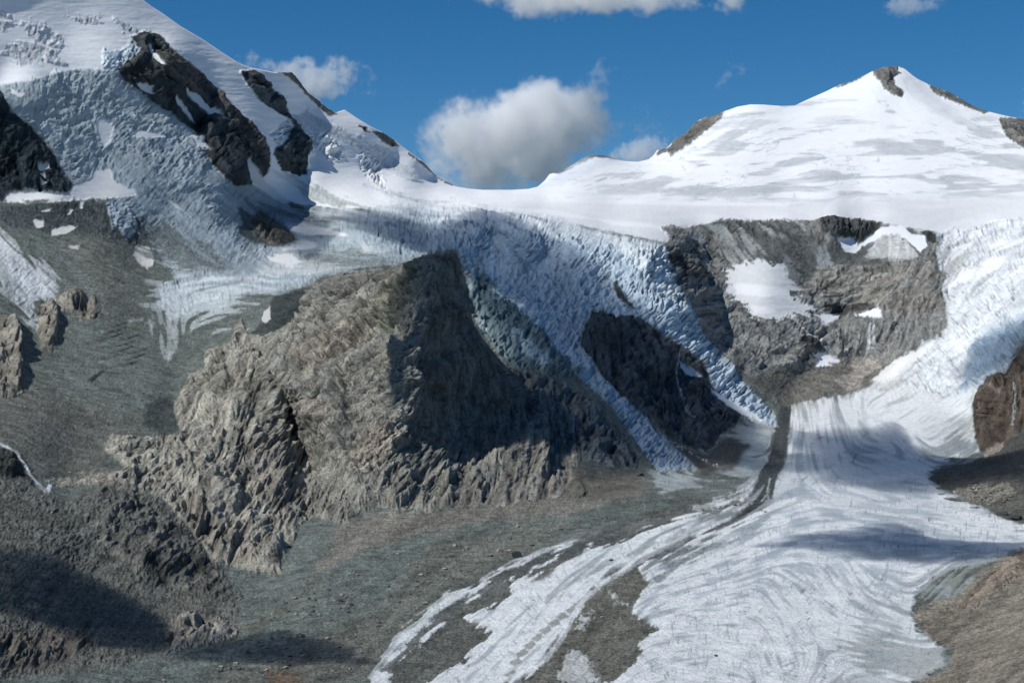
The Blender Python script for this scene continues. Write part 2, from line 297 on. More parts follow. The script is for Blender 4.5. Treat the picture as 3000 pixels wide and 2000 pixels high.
zone([(2745,740),(2765,680),(3300,590),(3300,900),(2990,950),(2955,1075),(2870,1130),(2800,1160),(2650,1140),(2620,1060),(2760,985),(2775,900),(2750,800)], (.66,.69,.71), 'I', crev=1.0, soft=6, ragged=5, obj=ST_('right_icefall'))
zone([(2850,1010),(2900,960),(3000,920),(3300,880),(3300,950),(2990,1000),(2950,1075),(2870,1130),(2810,1140)], (.40,.50,.58), 'I', crev=1.8, soft=12, ragged=8, streak=4)
for pl in ([(2745,830),(2800,800),(2870,770),(2900,760),(2830,815),(2790,840)], [(2760,760),(2800,720),(2860,700),(2870,690),(2830,740),(2790,800),(2760,800)], [(2890,720),(3000,690),(2990,715),(2900,735)], [(2600,1090),(2680,1040),(2690,1030),(2640,1080),(2580,1120)], [(2790,820),(2850,790),(2960,740),(2900,800),(2830,830)]):
    zone(pl, (.80,.80,.795), 'S', soft=8, ragged=5, streak=4, strength=.8)
for pl in ([(2720,820),(2780,760),(2830,730),(2850,740),(2800,790),(2760,840),(2730,850)], [(2560,1140),(2620,1110),(2700,1090),(2640,1130),(2590,1150)], [(2750,740),(2790,700),(2780,760),(2750,790)]):
    zone(pl, (.30,.31,.29), 'I', soft=6, streak=7, strength=.6)
# darker melt-streaked parts of the tongue; one band paints cloud shade into the ice
for pl, c, k in (([(2700,1320),(2800,1260),(2860,1290),(2860,1330),(2780,1345),(2730,1345)], (.22,.25,.25), .85), ([(2780,1230),(2855,1210),(2860,1290),(2800,1270)], (.40,.42,.40), .6),
      ([(2500,1860),(2640,1870),(2780,1900),(2780,1960),(2700,2000),(2540,1960),(2420,1900)], (.25,.27,.26), .7), ([(2420,1980),(2600,1960),(2640,2040),(2420,2050)], (.33,.35,.35), .6),
      ([(2540,1760),(2600,1790),(2680,1830),(2690,1860),(2600,1840),(2530,1800)], (.36,.40,.42), .5), ([(2000,1350),(2300,1290),(2420,1380),(2380,1460),(2260,1480)], (.40,.45,.48), .5),
      ([(2700,1690),(2780,1665),(2880,1650),(2870,1690),(2800,1740),(2700,1775),(2680,1750)], (.27,.285,.25), .85), ([(2260,1180),(2360,1160),(2440,1170),(2400,1200),(2300,1230)], (.25,.26,.24), .6),
      ([(2300,1590),(2700,1560),(3000,1580),(3000,1640),(2700,1650),(2400,1640)], (.45,.50,.54), .5), ([(2400,1430),(2700,1400),(2900,1500),(2700,1540),(2400,1540)], (.52,.55,.57), .6)):
    zone(pl, c, 'I', soft=16, ragged=6, streak=16, strength=k)
zone([(2640,1660),(2720,1680),(2725,1700),(2700,1720),(2660,1710),(2640,1690)], (.80,.80,.79), 'I', soft=6, ragged=6, strength=.9)
for k in range(26):                                            # ogive bands across the tongue
    a = k/25; cxx = 2520-260*a; cyy = 1420+560*a; R = 190+170*a
    if k % 2: continue
    t = np.linspace(.15, 2.9, 16); arc = [(cxx+R*math.cos(q)*1.1, cyy-60+.36*R*math.sin(q)) for q in t]
    back = [(x+2, y+9+6*a) for x, y in arc[::-1]]
    zone(arc+back, (.40,.46,.50), soft=9, ragged=6, coarse=7, strength=.28)
# streaky, cracked ice albedo
icew = wt[..., 2]*ss(1100, 1200, PY)
tint(icew*ss(.1, 1.8, licC*.6+.8*licM+.9*n1+.5*ss(1600, 1200, PY)), (.40,.44,.47), .45)
tint(icew*ss(.5, 2., licM+.5*licC+.4*n2), (.28,.33,.36), .5)
tint(icew*ss(.8, 2.2, licF+.4*licC+.5*n2), (.20,.25,.28), .6)
tint(icew*np.maximum(crvX*ss(-.2, .4, n2), .8*crvL)*ss(1250, 1400, PY), (.20,.25,.29), .6)
crk = ss(.07, .0, np.abs(fbm(PX/11+.5*n3, PY/8+.4*n3, 2, 191)))*ss(-.1, .5, n2+.3*n1)
tint(icew*crk*ss(1350, 1600, PY), (.22,.27,.30), .75)
near = np.exp(-((PX-2330+(PY-1300)*.25)/150)**2)*ss(1180, 1230, PY)*ss(1520, 1430, PY)
tint(icew*near*ss(.0, 1.2, licC+.5*licM), (.22,.26,.29), .6)
edge = icew*ss(70, 5, np.abs(PX-(2700-.35*np.abs(PY-1560))))*ss(1500, 1600, PY)
tint(edge*ss(-.6, 1.2, licM+licC), (.30,.33,.33), .5)
# medial moraine and the debris patches carried on the ice
zone([(2285,1180),(2322,1185),(2315,1250),(2306,1330),(2275,1410),(2262,1470),(2180,1525),(2090,1560),(2110,1540),(2200,1470),(2222,1400),(2250,1330),(2268,1250)], (.06,.068,.07), 'D', deb=.9, soft=4, ragged=4, streak=3, obj=ST_('medial_moraine'))
zone([(2254,1400),(2258,1400),(2250,1440),(2258,1480),(2252,1480),(2245,1440)], (.5,.52,.53), 'I', soft=2, ragged=3, strength=.8)
zone([(2240,1460),(2252,1490),(2100,1560),(1980,1610),(1900,1650),(1880,1640),(1960,1600),(2100,1530)], (.10,.11,.105), 'D', soft=6, ragged=4, streak=12, strength=.85)
zone([(2262,1455),(2254,1492),(2150,1550),(2000,1615),(1905,1660),(1860,1665),(1900,1628),(1990,1585),(2100,1530),(2200,1485)], (.17,.19,.19), 'I', soft=8, ragged=5, streak=14, strength=.8)
zone([(2000,1560),(2130,1500),(2230,1470),(2160,1540),(2000,1600),(1800,1690),(1740,1730),(1780,1680)], (.24,.27,.28), 'I', soft=10, ragged=5, streak=16, strength=.6)
zone([(2120,1560),(2250,1500),(2260,1530),(2120,1620),(1950,1700),(1900,1710),(1980,1640)], (.30,.34,.36), 'I', soft=12, ragged=5, streak=18, strength=.55)
zone([(2180,1440),(2050,1470),(1900,1500),(1820,1535),(1700,1575),(1610,1625),(1480,1675),(1420,1715),(1480,1690),(1600,1645),(1720,1600),(1820,1585),(1900,1555),(2000,1520),(2120,1490)], (.095,.10,.09), 'D', soft=5, ragged=4, streak=9, strength=.92)
zone([(1950,1545),(1975,1520),(2015,1508),(2040,1520),(1990,1535)], (.70,.71,.70), 'I', soft=3, ragged=3)
zone([(2040,1490),(2110,1465),(2200,1450),(2220,1460),(2130,1490),(2060,1510)], (.66,.68,.69), 'I', soft=6, ragged=5, streak=6)
zone([(1720,1598),(1640,1636),(1560,1668),(1480,1690),(1420,1740),(1370,1770),(1310,1780),(1305,1820),(1240,1870),(1190,1910),(1150,1960),(1120,2030),(1240,2010),(1310,1965),(1370,1945),(1385,1905),(1430,1885),(1440,1850),(1400,1830),(1365,1810),(1390,1790),(1440,1780),(1490,1742),(1500,1705),(1580,1685),(1650,1650)],
     (.115,.118,.105), 'D', deb=.9, soft=3, ragged=9, streak=6, coarse=4, obj=ST_('debris_patch'))
zone([(1905,1632),(1850,1662),(1790,1692),(1762,1720),(1722,1752),(1702,1790),(1672,1830),(1652,1870),(1612,1920),(1562,1962),(1500,2012),(1480,2060),(1640,2060),(1730,2010),(1810,1990),(1860,1945),(1885,1905),(1870,1882),(1930,1845),(1870,1806),(1850,1780),(1880,1745),(1905,1712),(1885,1685),(1870,1665)],
     (.128,.128,.108), 'D', deb=.9, soft=3, ragged=8, streak=3, coarse=4, obj=ST_('debris_patch'))
for pl in ([(1660,1905),(1700,1900),(1740,1950),(1760,2000),(1700,2020),(1620,1990)], [(1780,1730),(1810,1745),(1840,1770),(1800,1770)], [(1700,1800),(1740,1790),(1720,1850),(1690,1840)]):
    zone(pl, (.62,.64,.64), 'I', soft=4, ragged=16, coarse=8, strength=.7, thr=5)
def band(pts, w0, w1, col, mat='D', **k):
    p = np.array(pts, float); d = np.gradient(p, axis=0); nrm = np.stack([-d[:, 1], d[:, 0]], -1)/np.linalg.norm(d, axis=1)[:, None]; ww = np.linspace(w0, w1, len(p))[:, None]/2
    zone([tuple(q) for q in np.r_[p+nrm*ww, (p-nrm*ww)[::-1]]], col, mat, **k)
DB = (.085,.095,.09)
band([(2256,1440),(2225,1480),(2150,1525),(2050,1570),(1950,1612),(1880,1645),(1800,1692),(1740,1735)], 14, 20, DB, soft=3, ragged=4, streak=5, strength=.9)
band([(2262,1470),(2200,1520),(2120,1560),(2020,1605),(1930,1640)], 10, 14, (.13,.15,.15), soft=4, ragged=4, streak=8, strength=.8)
band([(2275,1480),(2230,1530),(2150,1580),(2060,1620),(1990,1660),(1920,1700)], 10, 16, (.20,.23,.24), soft=6, ragged=5, streak=10, strength=.7)
band([(2235,1430),(2170,1470),(2080,1500),(1980,1525),(1900,1550),(1800,1582),(1700,1605),(1600,1640),(1500,1680),(1400,1735),(1300,1800),(1210,1880),(1130,1970)], 8, 26, DB, soft=3, ragged=5, streak=6, strength=.9)
band([(2100,1540),(2000,1575),(1900,1600),(1800,1640),(1700,1690),(1600,1760)], 8, 10, (.30,.33,.33), 'I', soft=5, ragged=5, streak=9, strength=.6)
band([(1640,1870),(1600,1925),(1550,1975),(1480,2020)], 10, 24, (.12,.125,.115), soft=3, ragged=5, streak=6, strength=.8)
for pts in ([(2340,1260),(2330,1340),(2350,1420),(2330,1480)], [(2400,1260),(2385,1340),(2400,1410)], [(2460,1250),(2480,1330),(2520,1380)], [(2520,1240),(2570,1310),(2640,1350)]):
    band(pts, 6, 18, (.33,.38,.42), 'I', soft=9, ragged=5, streak=12, strength=.7)
for q in range(7):
    yy = 1445+q*46; band([(2230-q*30,yy+26),(2330-q*20,yy+4),(2450,yy-8),(2580,yy-4),(2720+q*10,yy+14)], 10, 20, (.36,.41,.45), 'I', soft=10, ragged=7, streak=16, strength=.6)
# serrated crest beside the central debris patch
for k in range(15):
    a = k/14; x = 1500+ (1840-1500)*a**1.15; y = 1985-(1985-1690)*a**.80
    zone([(x-26,y-6),(x+2,y-22),(x+14,y-10),(x-8,y+6)], (.15,.15,.13), soft=2, ragged=4, strength=.7)
zone([(1445,1998),(1560,1955),(1600,1920),(1650,1850),(1690,1770),(1760,1705),(1900,1625),(2010,1565),(2020,1568),(1900,1636),(1766,1716),(1700,1780),(1660,1862),(1610,1930),(1565,1966),(1450,2010)], (.72,.74,.75), 'I', soft=3, ragged=3, strength=.6)

# -- icefall in the middle
zone([(1060,640),(1150,616),(1250,611),(1400,612),(1600,642),(1720,676),(1850,697),(1945,722),(1985,770),(1992,800),(2005,860),(2030,920),(2060,990),(2130,1060),(2200,1140),(2270,1215),(2280,1250),(2220,1240),(2130,1190),(2085,1130),(2060,1060),(1960,990),(1870,935),(1800,935),(1735,905),(1700,1020),(1750,1080),(1850,1190),(1960,1290),(2045,1372),(1930,1385),(1870,1300),(1790,1190),(1700,1110),(1600,1060),(1500,960),(1420,940),(1380,880),(1330,760),(1250,768),(1180,750),(1120,700)],
     BICE, 'I', crev=1.5, soft=3, ragged=5, obj=ST_('icefall'))
zone([(1000,650),(1060,640),(1150,616),(1250,611),(1260,760),(1200,770),(1100,730)], (.30,.36,.40), 'I', crev=.6, soft=22, ragged=10, streak=10, coarse=6, strength=.8)
zone([(1840,700),(1945,722),(1985,770),(1975,800),(1960,810),(2000,870),(2020,920),(1990,900),(1940,850),(1880,790),(1830,760),(1780,700)], (.62,.68,.71), 'I', crev=2.2, soft=6, ragged=6, strength=.9)
zone([(1370,800),(1420,800),(1480,860),(1540,930),(1640,1040),(1700,1100),(1640,1100),(1560,1080),(1500,1080),(1440,1010),(1400,960),(1372,880)], (.15,.20,.21), 'I', rock=.8, crev=1.6, soft=10, ragged=10, coarse=8, obj=TH('dirty_ice_cliff','dark teal dirty ice cliff just right of the tall rock crag','ice cliff'))
for pl in ([(1380,770),(1400,760),(1410,800),(1395,830),(1378,820)], [(1440,850),(1480,840),(1475,880),(1450,880)], [(1500,960),(1560,1000),(1620,1070),(1590,1080),(1530,1030),(1500,990)], [(1390,930),(1420,950),(1430,975),(1405,965)]):
    zone(pl, (.42,.50,.52), 'I', crev=1.8, soft=6, ragged=8, strength=.8)
zone([(1796,825),(1806,820),(1850,890),(1862,905),(1840,895),(1805,850)], (.06,.07,.075), 'R', soft=2, ragged=3)
zone([(940,628),(1060,612),(1180,604),(1400,604),(1600,632),(1720,668),(1850,692),(1940,716),(1960,745),(1840,730),(1700,705),(1560,680),(1400,650),(1200,645),(1060,655)], (.56,.60,.63), 'I', crev=.35, soft=16, ragged=7, streak=8, strength=.85)
# -- dark rock island in the icefall
zone([(1700,1025),(1702,985),(1735,905),(1765,905),(1800,937),(1870,932),(1960,990),(2062,1062),(2085,1130),(2130,1190),(2170,1215),(2150,1250),(2110,1270),(2090,1310),(2070,1325),(1990,1300),(1850,1190),(1750,1080)],
     (.062,.076,.086), 'R', rock=1.0, soft=3, ragged=5, obj=TH('rock_island','dark brown rock island with waterfall streak between two arms of the icefall','rock'))  # bluish shade tint put into the rock colour
zone([(1930,1003),(1965,1035),(2020,1080),(2060,1108),(2040,1108),(2010,1098),(1980,1060)], (.60,.64,.66), 'S', soft=2, ragged=4, obj=TH('snow_patch','thin slanting snow streak on the dark rock island in the icefall','snow patch'))
zone([(2080,1138),(2110,1155),(2200,1205),(2235,1230),(2225,1238),(2150,1200),(2085,1150)], (.66,.70,.72), 'S', soft=2, ragged=2, obj=TH('snow_patch','narrow pale snow ribbon at the foot of the dark rock island','snow patch'))
zone([(2200,1215),(2232,1238),(2262,1242),(2272,1262),(2250,1275),(2215,1262)], (.45,.47,.46), 'I', soft=3, ragged=3, strength=.8)
zone([(1960,1060),(1966,1062),(1990,1140),(2020,1190),(2032,1225),(2028,1232),(2012,1195),(1982,1145)], (.40,.46,.50), soft=1.5, ragged=2.5, strength=.8, obj=TH('waterfall','faint thin waterfall running down the dark rock island in the icefall','waterfall'))
zone([(1850,1195),(1960,1300),(2070,1330),(2120,1280),(2200,1300),(2150,1370),(2060,1400),(2045,1372)], (.075,.078,.075), 'D', soft=8, ragged=6, streak=4)
for k in range(22):
    x = 1955+k*7+random.uniform(-6, 6); y = 1290+k*3.2+random.uniform(-5, 5)+8*(k > 8); s = random.uniform(1.5, 3.5)
    zone([(x-s,y),(x,y-s),(x+s,y),(x,y+s)], (.6,.66,.7), 'I', soft=1, ragged=1)

# -- cirque walls on the right
WALL = [(1935,668),(1962,660),(2000,668),(2080,652),(2112,641),(2200,645),(2292,643),(2310,650),(2380,648),(2430,634),(2510,640),(2582,653),(2580,672),(2600,690),(2690,695),(2735,678),(2747,700),(2738,740),(2745,790),(2772,802),(2755,850),(2768,900),(2780,950),(2758,975),(2690,1010),(2620,1052),(2570,1090),(2545,1125),(2480,1152),(2400,1166),(2330,1182),(2285,1185),(2200,1135),(2130,1060),(2062,990),(2032,920),(2010,860),(1992,800),(1962,766),(1955,745),(1975,728),(1940,718),(1965,700)]
zone(WALL, (.212,.214,.204), 'R', rock=.55, soft=3, ragged=5, obj=TH('rock_wall','brown horseshoe rock wall streaked with meltwater below the right snowfield','rock wall'))
zone([(2200,660),(2300,660),(2400,700),(2450,710),(2540,725),(2600,770),(2700,755),(2560,785),(2400,795),(2345,860),(2350,900),(2290,860),(2200,780),(2150,720)], (.115,.122,.118), 'D', soft=7, ragged=7, streak=5)
zone([(2400,642),(2440,634),(2582,653),(2575,680),(2530,700),(2500,720),(2440,690),(2400,690)], (.075,.08,.078), 'R', rock=1.1, soft=4, ragged=4)
zone([(2100,650),(2280,648),(2320,700),(2260,700),(2180,690),(2080,680)], (.095,.098,.092), 'R', rock=.8, soft=5, ragged=6, strength=.8)
zone([(1950,720),(2000,740),(2060,780),(2080,820),(2020,830),(1990,790)], (.12,.115,.10), 'R', rock=1.1, soft=6, ragged=6, strength=.8)
zone([(1955,745),(1990,740),(2010,800),(1995,805),(1965,770)], (.03,.035,.038), 'R', soft=3, ragged=3, strength=.9)  # shadow at the wall's left edge painted near-black on the rock
zone([(1960,780),(2000,800),(2010,870),(2005,890),(1985,840)], (.035,.04,.045), 'R', soft=4, ragged=3, strength=.9)  # lower part of that wall-edge shadow, also painted on
for pl in ([(2080,660),(2110,665),(2160,720),(2200,760),(2185,775),(2120,700)], [(2220,655),(2280,670),(2320,705),(2300,705),(2240,680)], [(2380,710),(2420,720),(2440,780),(2400,790),(2385,750)], [(1995,665),(2010,662),(2060,705),(2050,710)], [(2160,670),(2200,700),(2240,745),(2200,740)], [(2100,700),(2150,760),(2190,800),(2150,790)]):
    zone(pl, (.36,.38,.39), 'I', crev=.2, soft=7, ragged=6, streak=5, strength=.7)
zone([(2125,800),(2150,775),(2200,768),(2300,765),(2335,785),(2350,850),(2320,855),(2440,935),(2430,950),(2400,915),(2300,932),(2200,938),(2185,905),(2150,880),(2130,850)], (.62,.635,.64), 'S', crev=.3, soft=6, ragged=13, streak=6, coarse=11, obj=TH('snow_patch','large two-tier grey snow patch in the middle left of the horseshoe rock wall','snow patch'))
for pl in ([(2140,830),(2200,830),(2300,845),(2330,880),(2250,870),(2160,860)], [(2200,895),(2260,900),(2280,915),(2210,920)]):
    zone(pl, SNOW, 'S', soft=5, ragged=6, coarse=3, strength=.9)
zone([(2385,918),(2420,925),(2462,920),(2458,930),(2430,945),(2400,930)], SNOW, 'S', soft=2, ragged=2)
zone([(2330,690),(2400,720),(2360,850),(2330,840),(2290,770),(2240,700)], (.10,.106,.10), 'D', soft=9, ragged=6, streak=6, strength=.8)
zone([(2448,698),(2500,700),(2512,718),(2545,695),(2580,665),(2640,660),(2668,685),(2710,690),(2716,720),(2695,742),(2650,700),(2600,690),(2565,705),(2525,722),(2508,742),(2475,738)], SNOW, 'S', soft=2.5, ragged=3, obj=TH('snow_patch','bright white W-shaped snow patch high under the rim of the rock wall','snow patch'))
zone([(2530,752),(2582,690),(2625,683),(2660,715),(2697,755),(2640,766),(2590,760)], (.52,.525,.52), 'I', crev=.3, soft=3, ragged=3, streak=3, obj=TH('ice_cone','grey triangular ice cone between the arms of the white snow patch','ice'))
zone([(2695,680),(2720,675),(2742,685),(2745,705),(2730,710),(2712,695)], (.06,.065,.062), 'R', soft=2, ragged=2)
zone([(2395,795),(2450,782),(2560,775),(2700,770),(2745,765),(2760,800),(2770,810),(2700,850),(2620,870),(2570,905),(2480,900),(2400,880),(2380,830)], (.25,.24,.215), 'R', rock=.55, soft=6, ragged=6, streak=4)
zone([(2580,880),(2680,850),(2750,860),(2755,900),(2700,930),(2600,930)], (.205,.185,.16), 'R', rock=.6, soft=8, ragged=8, streak=5, strength=.7)
zone([(2400,885),(2560,890),(2580,905),(2500,918),(2410,912)], (.055,.05,.046), 'R', soft=4, ragged=3, streak=2, strength=.85)
zone([(2350,985),(2400,990),(2400,1030),(2350,1020),(2330,1010)], (.035,.035,.035), 'R', soft=5, ragged=5, strength=.85)
for pl, l in (([(2500,925),(2575,898),(2584,932)], 'small bright snow wedge at the top of the twin waterfalls in the rock wall'), ([(2378,1038),(2420,1036),(2465,1058),(2450,1075),(2388,1074),(2396,1056)], 'white snow wedge at the foot of the rock wall left of the gravel bowl'), ([(2524,1064),(2545,1054),(2570,1060),(2565,1075),(2540,1082),(2526,1078)], 'small oval snow patch on pale gravel in the cirque bowl')):
    zone(pl, SNOW, 'S', soft=3, ragged=5, obj=TH('snow_patch', l, 'snow patch'))
zone([(2180,1110),(2260,1090),(2400,1082),(2470,1060),(2600,1060),(2610,1085),(2545,1135),(2480,1155),(2400,1168),(2330,1183),(2285,1188)], (.15,.145,.128), 'D', deb=.8, soft=7, ragged=6, streak=5, obj=ST_('scree_bowl'))
zone([(2490,1050),(2570,1045),(2580,1080),(2530,1100),(2520,1140),(2490,1145),(2440,1110),(2500,1090)], (.33,.30,.27), 'D', soft=6, ragged=4, strength=.85)
zone([(2550,1115),(2620,1055),(2700,1020),(2700,1040),(2640,1085),(2580,1115)], (.72,.71,.69), 'S', soft=4, ragged=4, strength=.9)
falls = [([(2549,936),(2556,936),(2552,960),(2548,985),(2552,1010),(2545,1030),(2535,1040),(2542,1010),(2540,985)], 'left strand of the twin white waterfalls dropping down the middle of the rock wall'),
         ([(2558,936),(2564,950),(2562,980),(2566,1000),(2560,1025),(2552,1030),(2557,1000),(2555,970)], 'right strand of the twin white waterfalls dropping down the middle of the rock wall'),
         ([(2320,940),(2326,940),(2380,990),(2430,1020),(2452,1050),(2440,1048),(2410,1015),(2370,988)], 'long slanting meltwater stream left of the twin waterfalls'),
         ([(2440,970),(2445,970),(2460,1000),(2480,1030),(2492,1042),(2484,1042),(2465,1015)], 'thin meltwater stream just left of the twin waterfalls')]
for pl, l in falls: zone(pl, (.52,.53,.53), soft=1.5, ragged=2, strength=.85, obj=TH('waterfall', l, 'waterfall'))
for x, y, L in ((2396,880,50),(2404,860,60),(2450,850,30),(2512,970,30),(2618,930,60),(2640,920,55),(2588,1000,30),(2330,985,40),(2600,1010,30),(2160,930,60),(2180,960,60),(2760,920,40),(2700,960,20),(2296,990,30),(2520,1030,30)):
    zone([(x,y),(x+3,y),(x+L*.12+3,y+L),(x+L*.12,y+L)], (.42,.42,.41), soft=1.5, ragged=3, strength=.55)

# -- dark walls of the left massif
zone([(385,108),(420,92),(470,102),(500,150),(560,200),(625,250),(655,295),(700,330),(755,385),(790,440),(792,500),(770,520),(735,490),(715,475),(738,542),(690,545),(660,530),(620,480),(590,440),(615,440),(575,385),(500,330),(440,300),(370,240),(345,212),(350,195),(380,175),(410,150)],
     (.052,.060,.063), 'R', rock=.9, soft=2.5, ragged=5, obj=TH('rock_wall','long dark rock wall slanting down under the snow cap of the left mountain','rock wall'))  # blue of hazy shade mixed into the wall colour
zone([(500,150),(560,200),(625,250),(655,295),(700,330),(755,385),(790,440),(780,470),(740,430),(680,390),(640,350),(600,310),(540,270),(480,220),(470,150)], (.105,.095,.085), 'R', soft=8, ragged=8, strength=.7)
zone([(664,226),(700,212),(740,203),(765,215),(800,265),(835,290),(845,330),(880,370),(900,410),(916,440),(895,465),(902,508),(880,515),(850,505),(828,500),(800,455),(808,432),(825,425),(845,395),(856,370),(840,350),(800,320),(760,300),(730,280),(705,265),(722,250),(700,235)],
     (.068,.080,.084), 'R', rock=1, soft=2.5, ragged=4, obj=TH('rock_buttress','dark rock buttress beside the overhanging snow lip, casting a shadow on the snow','rock'))  # hazy blue shade tint painted into this rock as well
zone([(640,190),(700,205),(722,250),(760,300),(800,320),(842,350),(856,375),(843,395),(825,405),(818,428),(806,420),(790,398),(760,362),(700,310),(660,280),(600,230)], (.82,.82,.81), 'S', soft=2, ragged=3, obj=TH('hanging_snow','overhanging lip of snow and ice between the two dark rock walls','snow'))
zone([(785,395),(842,352),(856,375),(843,395),(825,405),(818,428),(806,420)], (.62,.64,.64), 'I', crev=1.6, soft=3, ragged=3, strength=.9)
for pl, l in (([(430,138),(440,140),(460,170),(478,202),(470,200),(450,175)], 'short snow streak highest on the long dark rock wall'), ([(398,245),(430,248),(447,252),(443,278),(430,275),(408,262)], 'small square snow patch on the dark rock wall near its left edge'), ([(530,258),(545,268),(580,285),(610,320),(632,330),(645,355),(658,372),(640,362),(600,330),(560,300)], 'longest slanting snow streak on the long dark rock wall'), ([(505,285),(515,290),(540,315),(560,345),(572,360),(555,350),(520,310)], 'thin lower snow streak on the long dark rock wall')):
    zone(pl, (.70,.71,.70), 'S', soft=1.5, ragged=2.5, obj=TH('snow_patch', l, 'snow patch'))
for pl in ([(718,475),(740,490),(790,540),(850,590),(840,600),(780,565),(740,530)], [(790,490),(830,510),(900,545),(860,545),(810,520)]):
    zone(pl, (.60,.61,.61), 'S', soft=3, ragged=4, streak=3, strength=.9)
zone([(-200,240),(0,268),(20,310),(50,340),(90,370),(130,412),(160,460),(210,540),(205,560),(150,565),(110,560),(60,562),(30,565),(0,590),(-200,590)], (.032,.044,.052), 'R', rock=.9, soft=3, ragged=5, obj=TH('rock_cliff','nearly black shaded cliff at the left edge below the upper icefall','cliff'))  # blue cast of the shade painted into the near-black rock
for pl in ([(110,485),(140,480),(145,495),(120,505),(112,500)], [(118,530),(135,528),(142,540),(122,545)], [(115,510),(130,508),(132,518),(118,518)]):
    zone(pl, (.58,.6,.6), 'S', soft=2, ragged=3)
zone([(722,645),(758,620),(790,632),(830,658),(868,690),(850,708),(800,718),(745,690)], (.13,.12,.10), 'R', rock=1, soft=3, ragged=5, obj=TH('rock_outcrop','small brown rock knob poking through the dark ice left of the icefall','rock'))
# ridge rocks
for pl, l in (([(815,211),(858,209),(885,248),(930,292),(985,332),(965,340),(900,285),(870,250),(840,225)], 'grey rocky shoulder on the skyline left of the small cloud'),
      ([(1092,388),(1122,388),(1150,405),(1168,430),(1150,432),(1120,418)], 'dark rock band on the snow ridge running down to the saddle'),
      ([(1050,368),(1072,372),(1085,388),(1072,388)], 'tiny dark rock notch on the upper snow ridge'),
      ([(1185,440),(1235,472),(1290,524),(1328,542),(1300,536),(1240,490)], 'thin dark rock rim at the foot of the ridge just before the saddle'),
      ([(1918,460),(1930,438),(1962,430),(1975,408),(2010,388),(2035,360),(2080,340),(2122,325),(2108,352),(2060,392),(2000,440),(1966,458),(1955,442)], 'grey rock tower on the skyline left of the snow mountain'),
      ([(2555,204),(2600,190),(2655,190),(2640,214),(2618,228),(2622,250),(2648,268),(2642,286),(2620,280),(2590,262),(2577,238),(2560,222)], 'brown rock summit cap of the pyramid mountain'),
      ([(2715,244),(2780,270),(2830,296),(2900,326),(2880,332),(2800,302),(2740,275)], 'thin brown rock ridge running right from the summit'),
      ([(2925,345),(3000,345),(3300,390),(3300,520),(3000,435),(2945,400)], 'dark rock slope at the right edge of the snow mountain'),
      ([(2440,256),(2500,234),(2555,206),(2520,232),(2460,254)], 'thin rock rim just left of the summit'),
      ([(1625,508),(1680,480),(1720,455),(1765,452),(1830,470),(1800,466),(1745,460),(1690,484),(1640,510)], 'low stony crest on the skyline right of the saddle')):
    zone(pl, (.17,.165,.15), 'R', rock=.8, soft=2, ragged=4, obj=PT('summit_rock' if 'summit' in l else 'crest_rock' if ('skyline' in l or 'shoulder' in l) else 'rock_band', l, 'snow_mountain' if pl[0][0] > 1500 else 'snow_ridge'))
zone([(1680,478),(1720,457),(1800,466),(1860,490),(1800,480),(1740,500),(1640,545),(1570,552),(1620,520)], (.55,.60,.66), 'S', soft=8, ragged=4, strength=.5)
zone([(2640,225),(2670,215),(2720,260),(2800,330),(2860,370),(2760,350),(2680,290),(2650,270)], (.62,.64,.66), 'S', soft=8, ragged=5, streak=5, strength=.8)
zone([(2630,196),(2652,200),(2640,215),(2628,210)], SNOW, 'S', soft=2, ragged=2)

# -- right rock and spur
zone([(2722,1398),(2760,1372),(2850,1352),(2880,1330),(2950,1285),(3300,1180),(3300,1590),(3000,1535),(2920,1512),(2860,1472),(2800,1440),(2760,1432)], (.075,.073,.066), 'D', deb=1, soft=3, ragged=4, obj=TH('debris_spur','dark brown debris spur jutting onto the glacier from the right edge','spur'))
zone([(2790,1440),(2850,1420),(2960,1420),(2980,1450),(2900,1470),(2850,1480)], (.17,.16,.135), 'D', deb=2, soft=5, ragged=8)
zone([(2960,1450),(3300,1400),(3300,1560),(3000,1530),(2930,1500)], (.10,.10,.085), 'D', soft=10, ragged=5, streak=6, strength=.8)
zone([(2868,1140),(2900,1110),(2950,1085),(2990,1030),(3020,1000),(3300,930),(3300,1200),(3000,1260),(2960,1290),(2900,1335),(2875,1325),(2856,1290),(2854,1200)], (.095,.076,.062), 'R', rock=.9, soft=3, ragged=4, obj=TH('rock_buttress','rust-brown rock buttress at the right edge beside the bending ice','rock'))
zone([(2868,1145),(2900,1125),(2935,1140),(2930,1150),(2900,1145),(2880,1170)], (.22,.19,.15), 'R', soft=5, ragged=5, strength=.8)
zone([(2968,1130),(2974,1130),(2978,1200),(2975,1260),(2970,1260),(2972,1200)], (.40,.42,.42), soft=1.5, ragged=2.5, strength=.8, obj=TH('waterfall','thin white waterfall on the rust-brown buttress at the right edge','waterfall'))
zone([(2880,1325),(2950,1290),(2955,1280),(2930,1320),(2885,1340)], (.30,.26,.22), 'D', soft=3, ragged=4, strength=.8)
